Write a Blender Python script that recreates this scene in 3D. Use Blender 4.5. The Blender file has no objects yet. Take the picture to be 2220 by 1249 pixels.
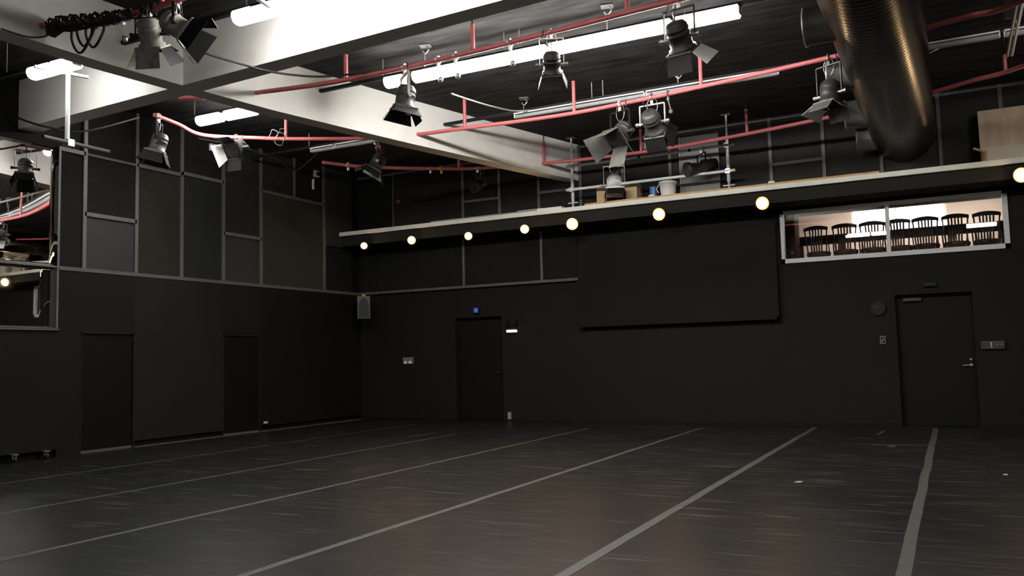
import bpy, bmesh, math, random
from mathutils import Vector, Matrix
random.seed(7)
S = bpy.context.scene
COL = S.collection

# ------------------------------------------------------------------ camera
H = 1.25                                     # eye height above the dance floor
FPX = 1856.28                                # focal length for a 2220 px wide frame
CX, CY = 1110.0, 624.5
R = Matrix(((0.8889, -0.0590, -0.4543), (0.4575, 0.0609, 0.8871), (-0.0247, -0.9964, 0.0811)))
cam_d = bpy.data.cameras.new('camera')
cam_d.sensor_width = 36.0
cam_d.lens = 36.0 * FPX / 2220.0
cam_d.clip_end = 200
cam = bpy.data.objects.new('camera', cam_d)
COL.objects.link(cam)
right = Vector((R[0][0], R[1][0], R[2][0])).normalized()
fwd = Vector((R[0][2], R[1][2], R[2][2])).normalized()
up = right.cross(fwd).normalized()
M = Matrix((right, up, -fwd)).transposed().to_4x4()
M.translation = Vector((0, 0, H))
cam.matrix_world = M
S.camera = cam

# ------------------------------------------------------------------ world, exposure
W = bpy.data.worlds.new('world')
S.world = W
W.use_nodes = True
W.node_tree.nodes['Background'].inputs[0].default_value = (0.55, 0.6, 0.7, 1)
W.node_tree.nodes['Background'].inputs[1].default_value = 0.0
S.view_settings.view_transform = 'Standard'
S.view_settings.look = 'None'
S.view_settings.gamma = 1
S.view_settings.exposure = 0.0
S.view_settings.use_curve_mapping = False

TUBE = 105.0          # brightness of the lit fluorescent tubes behind the cross beam
TUBE1 = 46.0         # the tubes in front of the cross beam, set dimmer
BULB = 80.0          # brightness of the warm halogen lamps
DAY = 6.0            # daylight behind the meeting room window


def at(x, y, X=None, Y=None, Z=None):
    """the world point that a photo pixel shows on a plane X=, Y= or Z="""
    d = R @ Vector((x - CX, y - CY, FPX))
    if Z is not None: k = (Z - H) / d.z
    elif Y is not None: k = Y / d.y
    else: k = X / d.x
    return Vector((0, 0, H)) + d * k


# ------------------------------------------------------------------ materials
MATS = {}
def mat(name, col, rough=0.6, metal=0.0, noise=0.0, nscale=6.0, bump=0.0, bscale=60.0, emit=None, es=0.0,
        stretch=(1, 1, 1), spec=0.5):
    if name in MATS: return MATS[name]
    m = bpy.data.materials.new(name); MATS[name] = m
    m.use_nodes = True
    nt = m.node_tree; b = nt.nodes['Principled BSDF']
    b.inputs['Base Color'].default_value = (*col, 1)
    b.inputs['Roughness'].default_value = rough
    b.inputs['Metallic'].default_value = metal
    b.inputs['Specular IOR Level'].default_value = spec
    if emit:
        b.inputs['Emission Color'].default_value = (*emit, 1)
        b.inputs['Emission Strength'].default_value = es
    if noise or bump:
        tc = nt.nodes.new('ShaderNodeTexCoord')
        mp = nt.nodes.new('ShaderNodeMapping'); mp.inputs['Scale'].default_value = stretch
        nt.links.new(tc.outputs['Object'], mp.inputs[0])
    if noise:
        n = nt.nodes.new('ShaderNodeTexNoise'); n.inputs['Scale'].default_value = nscale; n.inputs['Detail'].default_value = 5
        nt.links.new(mp.outputs[0], n.inputs['Vector'])
        r = nt.nodes.new('ShaderNodeMapRange')
        r.inputs['From Min'].default_value = 0.3; r.inputs['From Max'].default_value = 0.7
        r.inputs['To Min'].default_value = 1 - noise; r.inputs['To Max'].default_value = 1 + noise
        nt.links.new(n.outputs[0], r.inputs[0])
        mx = nt.nodes.new('ShaderNodeVectorMath'); mx.operation = 'SCALE'
        mx.inputs[0].default_value = col
        nt.links.new(r.outputs[0], mx.inputs['Scale'])
        nt.links.new(mx.outputs[0], b.inputs['Base Color'])
    if bump:
        n2 = nt.nodes.new('ShaderNodeTexNoise'); n2.inputs['Scale'].default_value = bscale; n2.inputs['Detail'].default_value = 4
        nt.links.new(mp.outputs[0], n2.inputs['Vector'])
        bp = nt.nodes.new('ShaderNodeBump'); bp.inputs['Strength'].default_value = bump; bp.inputs['Distance'].default_value = 0.01
        nt.links.new(n2.outputs[0], bp.inputs['Height'])
        nt.links.new(bp.outputs[0], b.inputs['Normal'])
    return m


def floor_material():
    m = mat('black_dance_vinyl', (0.032, 0.030, 0.028), 0.42)
    nt = m.node_tree; b = nt.nodes['Principled BSDF']
    tc = nt.nodes.new('ShaderNodeTexCoord')
    def noise(scale, stretch, detail=6):
        mp = nt.nodes.new('ShaderNodeMapping'); mp.inputs['Scale'].default_value = stretch
        nt.links.new(tc.outputs['Object'], mp.inputs[0])
        n = nt.nodes.new('ShaderNodeTexNoise'); n.inputs['Scale'].default_value = scale; n.inputs['Detail'].default_value = detail
        nt.links.new(mp.outputs[0], n.inputs['Vector'])
        return n
    big = noise(0.6, (1, 1, 1)); fine = noise(14, (0.35, 3.2, 1)); scr = noise(1.6, (1.0, 26.0, 1), 3)
    r1 = nt.nodes.new('ShaderNodeMapRange'); r1.inputs[1].default_value = .25; r1.inputs[2].default_value = .75
    r1.inputs[3].default_value = 0.65; r1.inputs[4].default_value = 1.35
    nt.links.new(fine.outputs[0], r1.inputs[0])
    r2 = nt.nodes.new('ShaderNodeMapRange'); r2.inputs[1].default_value = .60; r2.inputs[2].default_value = .70
    r2.inputs[3].default_value = 0.0; r2.inputs[4].default_value = 6.0
    nt.links.new(scr.outputs[0], r2.inputs[0])
    add = nt.nodes.new('ShaderNodeMath'); add.operation = 'ADD'
    nt.links.new(r1.outputs[0], add.inputs[0]); nt.links.new(r2.outputs[0], add.inputs[1])
    ramp = nt.nodes.new('ShaderNodeValToRGB')
    ramp.color_ramp.elements[0].position = 0.35; ramp.color_ramp.elements[0].color = (0.009, 0.0098, 0.0102, 1)
    ramp.color_ramp.elements[1].position = 0.65; ramp.color_ramp.elements[1].color = (0.013, 0.0115, 0.010, 1)
    nt.links.new(big.outputs[0], ramp.inputs[0])
    mx = nt.nodes.new('ShaderNodeVectorMath'); mx.operation = 'SCALE'
    nt.links.new(ramp.outputs[0], mx.inputs[0]); nt.links.new(add.outputs[0], mx.inputs['Scale'])
    nt.links.new(mx.outputs[0], b.inputs['Base Color'])
    rr = nt.nodes.new('ShaderNodeMapRange'); rr.inputs[1].default_value = .3; rr.inputs[2].default_value = .7
    rr.inputs[3].default_value = 0.33; rr.inputs[4].default_value = 0.39
    nt.links.new(fine.outputs[0], rr.inputs[0]); nt.links.new(rr.outputs[0], b.inputs['Roughness'])
    b.inputs['Specular IOR Level'].default_value = 0.20
    return m


def stripe_material(name, c1, c2, scale, direction='DIAGONAL', rough=0.7, bands=True):
    m = mat(name, c1, rough)
    nt = m.node_tree; b = nt.nodes['Principled BSDF']
    tc = nt.nodes.new('ShaderNodeTexCoord')
    w = nt.nodes.new('ShaderNodeTexWave'); w.inputs['Scale'].default_value = scale
    w.bands_direction = direction; w.inputs['Distortion'].default_value = 0.4
    nt.links.new(tc.outputs['Object'], w.inputs['Vector'])
    ramp = nt.nodes.new('ShaderNodeValToRGB')
    ramp.color_ramp.elements[0].color = (*c1, 1); ramp.color_ramp.elements[1].color = (*c2, 1)
    nt.links.new(w.outputs[0], ramp.inputs[0]); nt.links.new(ramp.outputs[0], b.inputs['Base Color'])
    return m


def duct_material():
    m = mat('spiral_galvanised_steel', (0.055, 0.051, 0.047), 0.27, 1.0)
    nt = m.node_tree; b = nt.nodes['Principled BSDF']
    tc = nt.nodes.new('ShaderNodeTexCoord')
    w = nt.nodes.new('ShaderNodeTexWave'); w.bands_direction = 'Y'; w.inputs['Scale'].default_value = 3.4
    w.inputs['Distortion'].default_value = 0.5; w.inputs['Detail'].default_value = 1
    nt.links.new(tc.outputs['Object'], w.inputs['Vector'])
    rp = nt.nodes.new('ShaderNodeMapRange'); rp.inputs[1].default_value = 0.8; rp.inputs[2].default_value = 1.0
    nt.links.new(w.outputs[0], rp.inputs[0])
    bp = nt.nodes.new('ShaderNodeBump'); bp.inputs['Strength'].default_value = 0.3; bp.inputs['Distance'].default_value = 0.02
    nt.links.new(rp.outputs[0], bp.inputs['Height']); nt.links.new(bp.outputs[0], b.inputs['Normal'])
    return m


def glass_material():
    m = bpy.data.materials.new('window_glass'); MATS['window_glass'] = m
    m.use_nodes = True
    nt = m.node_tree; nt.nodes.clear()
    o = nt.nodes.new('ShaderNodeOutputMaterial')
    mixn = nt.nodes.new('ShaderNodeMixShader'); t = nt.nodes.new('ShaderNodeBsdfTransparent'); g = nt.nodes.new('ShaderNodeBsdfGlossy')
    g.inputs['Roughness'].default_value = 0.01
    t.inputs[0].default_value = (0.94, 0.95, 0.94, 1)
    f = nt.nodes.new('ShaderNodeFresnel'); f.inputs[0].default_value = 1.6
    nt.links.new(f.outputs[0], mixn.inputs[0]); nt.links.new(t.outputs[0], mixn.inputs[1]); nt.links.new(g.outputs[0], mixn.inputs[2])
    nt.links.new(mixn.outputs[0], o.inputs[0])
    return m


M_FLOOR = floor_material()
M_WALL = mat('charcoal_wall_paint', (0.0106, 0.0099, 0.0082), 0.75, spec=0.15, noise=0.10, nscale=1.2, bump=0.12, bscale=90)
M_WALLD = mat('black_wall_paint', (0.0074, 0.0068, 0.0058), 0.7, spec=0.15, noise=0.12, nscale=2, bump=0.1, bscale=80)
M_DOOR = mat('black_door_paint', (0.0060, 0.0054, 0.0046), 0.55, spec=0.15, noise=0.08, nscale=3)
M_CLAD = mat('dark_grey_cladding_board', (0.0150, 0.0140, 0.0109), 0.75, spec=0.15, noise=0.08, nscale=2)
M_PAN_A = mat('olive_grey_acoustic_felt', (0.0242, 0.0228, 0.0184), 0.9, spec=0.15, noise=0.12, nscale=5, bump=0.2, bscale=200)
M_PAN_B = mat('blue_grey_acoustic_felt', (0.0218, 0.0218, 0.0233), 0.9, spec=0.15, noise=0.12, nscale=5, bump=0.2, bscale=200)
M_PAN_C = mat('near_black_acoustic_felt', (0.0126, 0.0121, 0.0116), 0.9, spec=0.15, noise=0.12, nscale=5, bump=0.2, bscale=200)
M_PAN_D = mat('pale_olive_board', (0.0363, 0.0348, 0.0281), 0.85, spec=0.15, noise=0.08, nscale=4)
M_MESH = stripe_material('fine_wire_mesh', (0.006, 0.006, 0.007), (0.040, 0.039, 0.042), 14.0)
M_FRAME = mat('grey_aluminium_frame', (0.1254, 0.1225, 0.1140), 0.55, 0.25, noise=0.1, nscale=4)
M_LEDGE = mat('dark_grey_ledge', (0.0912, 0.0855, 0.0741), 0.7)
M_CONC = mat('pale_concrete', (0.82, 0.80, 0.75), 0.85, noise=0.05, nscale=2.5, bump=0.12, bscale=70)
M_CEIL = mat('black_wood_wool_ceiling', (0.028, 0.027, 0.026), 0.9, spec=0.1, noise=0.6, nscale=3.0, bump=0.5, bscale=120, stretch=(0.5, 3.0, 1))
M_RED = mat('red_pipe_paint', (0.52, 0.125, 0.13), 0.42, noise=0.06, nscale=8)
M_BLK = mat('matt_black_metal', (0.011, 0.011, 0.011), 0.55, 0.0, spec=0.22)
M_BLKG = mat('grey_black_lantern_paint', (0.0485, 0.0456, 0.0410), 0.5, 0.3, noise=0.2, nscale=12)
M_FLAP = mat('grey_barn_door_metal', (0.1140, 0.1083, 0.0969), 0.55, 0.3, noise=0.15, nscale=10)
M_FLAPL = mat('mottled_grey_lantern_metal', (0.34, 0.325, 0.29), 0.55, 0.1, noise=0.35, nscale=14)  # paler, mottled grey for the two upper left lanterns
M_GWALL = mat('gallery_wall_felt', (0.040, 0.038, 0.034), 0.9, spec=0.15, noise=0.1, nscale=4)
M_STEEL = mat('bare_steel', (0.72, 0.72, 0.70), 0.28, 0.9)
M_GALV = mat('galvanised_tube', (0.80, 0.84, 0.86), 0.35, 0.12)
M_WHITE = mat('white_enamel', (0.88, 0.87, 0.84), 0.45)
M_TROUGH = mat('grey_white_diffuser', (0.3534, 0.3648, 0.3762), 0.4)
M_CABLE = mat('black_cable', (0.018, 0.018, 0.018), 0.6)
M_CABLEW = mat('pale_grey_cable', (0.45, 0.44, 0.40), 0.5)
M_LENS = mat('dark_lens_glass', (0.03, 0.03, 0.035), 0.08, 0.0, spec=0.9)
M_TUBE = mat('lit_fluorescent_diffuser', (0.9, 0.9, 0.9), 0.5, emit=(1.0, 0.99, 0.955), es=TUBE)
M_TUBE1 = mat('lit_fluorescent_diffuser_dim', (0.9, 0.9, 0.9), 0.5, emit=(1.0, 0.99, 0.955), es=TUBE1)
M_BULB = mat('lit_halogen_lens', (0.9, 0.8, 0.6), 0.3, emit=(1.0, 0.66, 0.34), es=BULB)
M_HALO = mat('amber_halo_glow', (0.9, 0.6, 0.3), 0.3, emit=(1.0, 0.40, 0.10), es=1.6)
M_TAPE = mat('worn_grey_floor_tape', (0.0541, 0.0502, 0.0445), 0.6, noise=0.25, nscale=9)
M_CARD = mat('brown_cardboard', (0.55, 0.40, 0.24), 0.85, noise=0.05, nscale=6)
M_PLY = mat('plywood_sheet', (0.74, 0.56, 0.39), 0.7, noise=0.12, nscale=3, stretch=(4, 4, 0.6))
M_PLYE = mat('orange_plywood_edge', (0.60, 0.36, 0.16), 0.7, noise=0.15, nscale=8)
M_SLAB = mat('painted_concrete_edge', (0.84, 0.82, 0.73), 0.8, noise=0.05, nscale=4)
M_SLABD = mat('dark_soffit_board', (0.0242, 0.0223, 0.0184), 0.85, spec=0.15)
M_YEL = mat('yellow_plastic', (0.80, 0.55, 0.08), 0.45)
M_MIRROR = mat('mirror_silver', (0.80, 0.80, 0.79), 0.015, 1.0)
M_WOODD = mat('dark_stained_wood', (0.080, 0.040, 0.027), 0.35, noise=0.3, nscale=8)
M_PINK = mat('pale_pink_plaster', (0.74, 0.60, 0.53), 0.85, noise=0.03, nscale=3)
M_RCEIL = mat('grey_green_plaster', (0.34, 0.34, 0.29), 0.85)
M_RFLOOR = mat('brown_linoleum', (0.18, 0.12, 0.09), 0.5)
M_DAY = mat('bright_sky_outside', (0.9, 0.9, 0.9), 0.9, emit=(0.95, 0.98, 1.0), es=DAY)
M_WFR = mat('pale_grey_window_paint', (0.60, 0.60, 0.59), 0.5)
M_BLUE = mat('blue_backlit_panel', (0.05, 0.10, 0.4), 0.4, emit=(0.05, 0.16, 0.75), es=0.12)
M_BLUEP = mat('blue_plastic', (0.08, 0.22, 0.45), 0.4)
M_LITW = mat('lit_white_lens', (0.9, 0.9, 0.9), 0.4, emit=(1, 1, 1), es=0.75)
M_REDD = mat('dull_red_plastic', (0.30, 0.04, 0.03), 0.5)
M_PAPER = mat('grey_paper', (0.36, 0.34, 0.32), 0.8)
M_SPEAK = mat('speaker_grey', (0.1254, 0.1225, 0.1140), 0.6)
M_GRILL = mat('speaker_grille', (0.0513, 0.0513, 0.0485), 0.6, bump=0.6, bscale=400)
M_GBOARD = mat('grey_board_paint', (0.26, 0.26, 0.265), 0.7, noise=0.06, nscale=3)
M_RUB = mat('black_rubber', (0.02, 0.02, 0.02), 0.7)
M_DUCT = duct_material()
M_GLASS = glass_material()


M_PALEW = mat('pale_hall_plaster', (0.55, 0.53, 0.49), 0.85, noise=0.04, nscale=1.5)

# ------------------------------------------------------------------ mesh building
class MB:
    def __init__(s): s.v = []; s.f = []; s.sm = []
    def add(s, vs, fs, smooth=False):
        o = len(s.v); s.v += [Vector(v) for v in vs]
        for f in fs: s.f.append(tuple(i + o for i in f)); s.sm.append(smooth)
        return s
    def box(s, a, b):
        x0, y0, z0 = [min(p, q) for p, q in zip(a, b)]; x1, y1, z1 = [max(p, q) for p, q in zip(a, b)]
        return s.add([(x0, y0, z0), (x1, y0, z0), (x1, y1, z0), (x0, y1, z0), (x0, y0, z1), (x1, y0, z1), (x1, y1, z1), (x0, y1, z1)],
                     [(0, 3, 2, 1), (4, 5, 6, 7), (0, 1, 5, 4), (1, 2, 6, 5), (2, 3, 7, 6), (3, 0, 4, 7)])
    def obox(s, c, ax, ay, az):
        c, ax, ay, az = Vector(c), Vector(ax), Vector(ay), Vector(az)
        vs = [c + ax * i + ay * j + az * k for k in (-1, 1) for j in (-1, 1) for i in (-1, 1)]
        return s.add(vs, [(0, 2, 3, 1), (4, 5, 7, 6), (0, 1, 5, 4), (1, 3, 7, 5), (3, 2, 6, 7), (2, 0, 4, 6)])
    def bar(s, a, b, w, h=None, upv=(0, 0, 1)):
        a, b = Vector(a), Vector(b); h = h or w
        d = (b - a); L = d.length; d.normalize(); u = Vector(upv)
        if abs(d.dot(u)) > 0.98: u = Vector((1, 0, 0))
        sd = d.cross(u).normalized(); u = sd.cross(d)
        return s.obox((a + b) / 2, d * L / 2, sd * w / 2, u * h / 2)
    def tube(s, pts, r, n=10, closed=False):
        pts = [Vector(p) for p in pts]; N = len(pts); vs = []; prev = None
        rs = r if isinstance(r, (list, tuple)) else [r] * N
        for i, p in enumerate(pts):
            if closed: t = pts[(i + 1) % N] - pts[i - 1]
            else: t = pts[min(i + 1, N - 1)] - pts[max(i - 1, 0)]
            t.normalize()
            if prev is None:
                u = Vector((0, 0, 1)) if abs(t.z) < 0.9 else Vector((1, 0, 0))
            else: u = prev
            u = (u - t * u.dot(t)).normalized(); prev = u; w = t.cross(u)
            for k in range(n):
                a = 2 * math.pi * k / n
                vs.append(p + (u * math.cos(a) + w * math.sin(a)) * rs[i])
        fs = []
        for i in range(N if closed else N - 1):
            j = (i + 1) % N
            for k in range(n):
                l = (k + 1) % n
                fs.append((i * n + k, i * n + l, j * n + l, j * n + k))
        s.add(vs, fs, True)
        if not closed:
            s.add(vs[:n], [tuple(range(n))[::-1]]); s.add(vs[-n:], [tuple(range(n))])
        return s
    def lathe(s, o, axis, prof, n=24, caps=True):
        o, ax = Vector(o), Vector(axis).normalized()
        u = Vector((0, 0, 1)) if abs(ax.z) < 0.9 else Vector((1, 0, 0))
        u = (u - ax * u.dot(ax)).normalized(); w = ax.cross(u); vs = []
        for (t, r) in prof:
            for k in range(n):
                a = 2 * math.pi * k / n
                vs.append(o + ax * t + (u * math.cos(a) + w * math.sin(a)) * r)
        fs = []
        for i in range(len(prof) - 1):
            for k in range(n):
                l = (k + 1) % n
                fs.append((i * n + k, i * n + l, (i + 1) * n + l, (i + 1) * n + k))
        s.add(vs, fs, True)
        if caps:
            s.add(vs[:n], [tuple(range(n))[::-1]]); s.add(vs[-n:], [tuple(range(n))])
        return s
    def plate(s, quad, th):
        q = [Vector(p) for p in quad]; nrm = (q[1] - q[0]).cross(q[-1] - q[0]).normalized() * th / 2
        n = len(q); vs = [p - nrm for p in q] + [p + nrm for p in q]
        fs = [tuple(range(n))[::-1], tuple(range(n, 2 * n))] + [(i, (i + 1) % n, n + (i + 1) % n, n + i) for i in range(n)]
        return s.add(vs, fs)
    def build(s, name, m, parent=None):
        me = bpy.data.meshes.new(name)
        off = Vector((0, 0, 0)); p = parent
        while p is not None: off = off + p.location; p = p.parent
        base = None
        if parent is None:
            xs = [v.x for v in s.v]; ys = [v.y for v in s.v]; zs = [v.z for v in s.v]
            base = Vector(((min(xs) + max(xs)) / 2, (min(ys) + max(ys)) / 2, min(zs))); off = base
        me.from_pydata([tuple(v - off) for v in s.v], [], s.f)
        me.polygons.foreach_set('use_smooth', s.sm)
        bm = bmesh.new(); bm.from_mesh(me); bmesh.ops.recalc_face_normals(bm, faces=bm.faces)
        bm.to_mesh(me); bm.free()
        me.materials.append(m); me.update()
        o = bpy.data.objects.new(name, me); COL.objects.link(o)
        if parent is not None: o.parent = parent
        else: o.location = base
        return o


def tag(o, label, cat, group=None, kind=None):
    o['label'] = label; o['category'] = cat
    if group: o['group'] = group
    if kind: o['kind'] = kind
    return o
def thing(name, label, cat, loc, group=None):
    o = bpy.data.objects.new(name, None); COL.objects.link(o)
    o.empty_display_size = 0.1; o.location = Vector(loc)
    return tag(o, label, cat, group)
def struct(name, mb, m, parent=None, label=None):
    o = mb.build(name, m, parent)
    if parent is None: o['kind'] = 'structure'
    if label: o['label'] = label
    return o
def copy_tree(o, parent=None):
    c = o.copy(); COL.objects.link(c)
    if parent is not None: c.parent = parent
    for ch in list(o.children): copy_tree(ch, c)
    return c
def lerp(a, b, t): return Vector(a) * (1 - t) + Vector(b) * t
def sag(a, b, drop, n=16):
    return [lerp(a, b, i / n) - Vector((0, 0, drop * 4 * (i / n) * (1 - i / n))) for i in range(n + 1)]
def smoothpath(pts, n=6):
    pts = [Vector(p) for p in pts]; P = [pts[0]] + pts + [pts[-1]]; out = []
    for i in range(1, len(P) - 2):
        for k in range(n):
            t = k / n; a, b, c, d = P[i - 1], P[i], P[i + 1], P[i + 2]
            out.append(0.5 * ((2 * b) + (c - a) * t + (2 * a - 5 * b + 4 * c - d) * t * t + (3 * b - a - 3 * c + d) * t ** 3))
    out.append(pts[-1]); return out
def rect_minus(x0, x1, z0, z1, holes):
    """split a rectangle around holes into rectangles"""
    rects = [(x0, x1, z0, z1)]
    for (a, b, c, d) in holes:
        nr = []
        for (p, q, r, t) in rects:
            if b <= p or a >= q or d <= r or c >= t: nr.append((p, q, r, t)); continue
            if a > p: nr.append((p, a, r, t))
            if b < q: nr.append((b, q, r, t))
            m0, m1 = max(a, p), min(b, q)
            if c > r: nr.append((m0, m1, r, c))
            if d < t: nr.append((m0, m1, d, t))
        rects = nr
    return rects


# ------------------------------------------------------------------ room shell
XL, XR, YB, YF, ZC = -11.53, 6.0, 15.14, -5.0, 5.33
struct('floor', MB().box((XL - .3, YF - .3, -0.12), (XR + .3, YB + .35, 0)), M_FLOOR)
struct('ceiling', MB().box((XL - .3, YF - .3, ZC), (XR + .3, YB + .3, ZC + .15)), M_CEIL)
struct('wall_right', MB().box((XR, YF - .3, 0), (XR + .2, YB + .3, ZC)), M_PALEW)
struct('wall_front', MB().box((XL, YF - .2, 0), (XR, YF, ZC)), M_PALEW)

DOORS = [(-9.09, -8.005, 0.0, 2.085), (-0.80, 0.307, 0.0, 2.105)]
WIN = (-2.53, 0.87, 2.74, 3.64)
wb = MB()
for (a, b, c, d) in rect_minus(XL - .2, XR + .2, 0, ZC, DOORS + [WIN]): wb.box((a, YB, c), (b, YB + .22, d))
wall_back = struct('wall_back', wb, M_WALL)
wall_left = struct('wall_left', MB().box((XL - .2, YF, 0), (XL, YB, ZC)), M_WALLD)

# doors in the back wall
dl = ['black flush door in the far left of the back wall', 'black flush door with lever handle below the lit window']
for i, (a, b, c, d) in enumerate(DOORS):
    dr = struct('door_%d' % (i + 1), MB().box((a + .03, YB + .12, 0.008), (b - .03, YB + .165, d - .04)), M_DOOR, label=dl[i])
    fr = MB(); fr.box((a, YB + .09, 0), (a + .03, YB + .2, d)); fr.box((b - .03, YB + .09, 0), (b, YB + .2, d)); fr.box((a, YB + .09, d - .04), (b, YB + .2, d))
    fr.build('door_frame', M_DOOR, dr)
    MB().box((a - .2, YB + .2, 0), (b + .2, YB + .26, d + .1)).build('backing_board', M_BLK, dr)
    if i == 1:
        hx = 0.20
        h = MB().tube([(hx + .03, YB + .12, .96), (hx + .03, YB + .07, .96)], .011, 8)
        h.tube([(hx + .03, YB + .072, .96), (hx - .09, YB + .072, .955)], .009, 8).lathe((hx + .03, YB + .121, .96), (0, -1, 0), [(0, .024), (.008, .024)], 16)
        h.build('lever_handle', M_STEEL, dr)
        MB().lathe((hx + .03, YB + .121, 1.05), (0, -1, 0), [(0, .018), (.012, .016)], 14).build('lock_cylinder', M_STEEL, dr)
        MB().box((a + .12, YB + .06, 2.0), (a + .38, YB + .12, 2.05)).build('door_closer', M_BLKG, dr)
    else:
        h = MB().tube([(b - .1, YB + .12, .96), (b - .1, YB + .07, .96)], .011, 8).tube([(b - .1, YB + .072, .96), (b - .22, YB + .072, .955)], .009, 8)
        h.build('lever_handle', M_BLKG, dr)

# ledges and skirtings
struct('trim_1', MB().box((XL, 8.0, 2.685), (XL + .07, YB, 2.74)), M_LEDGE)
struct('trim_2', MB().box((XL + .07, YB - .07, 2.69), (-6.3, YB, 2.745)), M_LEDGE)
struct('baseboard_left', MB().box((XL, 9.3, 0), (XL + .10, 15.1, .012)), mat('dusty_floor_strip', (0.0741, 0.0684, 0.0598), .8))
struct('baseboard_back', MB().box((-11.4, YB - .025, 0), (-9.12, YB, .05)).box((-7.97, YB - .025, 0), (-0.83, YB, .05)).box((0.34, YB - .025, 0), (5.9, YB, .05)), M_WALLD)

# left wall upper grid: frame bars and infill parts of the wall
YM = [7.98, 8.41, 9.33, 10.235, 11.17, 12.11, 13.04, 13.935]
def lpanel(y0, y1, z0, z1, m, name='acoustic_panel', d=.02): MB().box((XL, y0, z0), (XL + d, y1, z1)).build(name, m, wall_left)
def lbar(y0, y1, z): MB().box((XL, y0, z - .03), (XL + .05, y1, z + .03)).build('transom', M_FRAME, wall_left)
for i, y in enumerate(YM):
    if i == 6: MB().box((XL, y - .022, 4.55), (XL + .05, y + .022, ZC)).build('mullion', M_FRAME, wall_left)
    else: MB().box((XL, y - .03, 2.74), (XL + .05, y + .03, 4.46 if i == 0 else ZC)).build('mullion', M_FRAME, wall_left)
lpanel(7.98, 8.41, 2.74, 4.47, M_PAN_C); lbar(7.98, 8.41, 4.48)
lpanel(8.41, 9.33, 3.57, 5.3, M_PAN_C); lpanel(8.41, 9.33, 2.74, 3.55, M_MESH, 'wire_mesh_panel', .015); lbar(8.41, 9.33, 3.565)
MB().box((XL, 8.41, 4.46), (XL + .045, 9.33, 4.50)).build('transom', M_LEDGE, wall_left)
lpanel(9.33, 10.235, 2.74, 4.48, M_PAN_A); lpanel(9.33, 10.235, 4.5, 5.3, M_PAN_C); lbar(9.33, 10.235, 4.485)
lpanel(10.235, 11.17, 2.74, 4.5, M_PAN_B); lpanel(10.235, 11.17, 4.52, 5.3, M_PAN_C); lbar(10.235, 11.17, 4.52)
lpanel(11.17, 12.11, 3.6, 5.3, M_PAN_B); lpanel(11.17, 12.11, 2.74, 3.58, M_MESH, 'wire_mesh_panel', .015); lbar(11.17, 12.11, 3.6)
lpanel(12.11, 13.935, 2.74, 4.5, M_PAN_D); lpanel(12.11, 13.04, 4.54, 5.3, M_PAN_A); lpanel(13.04, 13.935, 4.54, 5.3, M_PAN_C); lbar(12.11, 13.935, 4.52)
lpanel(13.96, 14.86, 3.68, ZC, M_PAN_D, 'pillar_face', .04); lpanel(13.96, 14.86, 2.74, 3.66, M_PAN_C)
# left wall lower cladding with two recessed doors
lpanel(9.30, 11.15, .10, 2.68, M_CLAD, 'cladding_board', .06)
lpanel(12.05, 15.1, .10, 2.68, M_WALLD, 'cladding_board', .06)
lpanel(8.0, 8.37, .0, 2.68, M_WALL, 'cladding_board', .06)
lpanel(8.37, 9.30, 1.79, 2.68, M_WALL, 'cladding_board', .06)
lpanel(11.15, 12.05, 1.80, 2.68, M_WALL, 'cladding_board', .06)
for k, (a, b) in enumerate(((8.39, 9.28), (11.17, 12.03))):
    d3 = struct('door_%d' % (k + 3), MB().box((XL + .002, a, .03), (XL + .03, b, 1.765)), M_DOOR,
                label=['nearer black recessed hatch door in the left wall', 'farther black recessed hatch door in the left wall'][k])
    f = MB().box((XL, a - .02, 0), (XL + .065, a, 1.79)).box((XL, b, 0), (XL + .065, b + .02, 1.79)).box((XL, a - .02, 1.765), (XL + .065, b + .02, 1.79))
    f.build('door_frame', M_CLAD, d3)
    MB().box((XL, a, 0), (XL + .045, b, .035)).build('threshold', M_LEDGE, d3)

# back wall grid above and below the gallery
def bmull(x, z0, z1, w=.05, m=M_FRAME): MB().box((x - w / 2, YB - .05, z0), (x + w / 2, YB, z1)).build('mullion', m, wall_back)
def bpan(x0, x1, z0, z1, m): MB().box((x0, YB - .02, z0), (x1, YB, z1)).build('acoustic_panel', m, wall_back)
for x in (-8.835, -7.07): bmull(x, 2.745, 3.92, .045)
XM = [-10.56, -8.82, -7.97, -7.09, -6.2, -5.34, -4.42, -2.63, -1.76, -0.87, 0.0, 0.87, 1.75]
for x in XM: bmull(x, 4.0, 5.3, .03 if x == -10.56 else .055)
for a, b in zip(XM[:-1], XM[1:]):
    bpan(a + .03, b - .03, 4.0, 5.24, [M_GWALL, M_PAN_A][int(abs(a * 7)) % 2])
for a, b in ((-8.82, -7.97), (-7.09, -6.2), (-2.63, -1.76)): MB().box((a, YB - .045, 4.45), (b, YB, 4.50)).build('transom', M_FRAME, wall_back)
MB().box((XL, YB - .045, 5.25), (XR, YB, 5.29)).build('transom', M_LEDGE, wall_back)
for a, b in ((-11.4, -8.86), (-8.81, -7.09), (-7.05, -6.33)): bpan(a, b, 2.76, 3.90, M_PAN_C)

# big black board hung on the back wall
bd = thing('wall_board', 'large flat black board hung on the back wall left of the lit window', 'board', (-4.43, YB, 1.8))
MB().box((-6.27, YB - .13, 1.805), (-2.62, YB - .002, 3.47)).build('board_panel', M_WALLD, bd)
e = MB().box((-6.29, YB - .145, 1.79), (-2.60, YB - .09, 1.84)).box((-2.64, YB - .145, 1.79), (-2.60, YB - .09, 3.47))
e.build('edge_strip', M_WALLD, bd)

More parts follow.
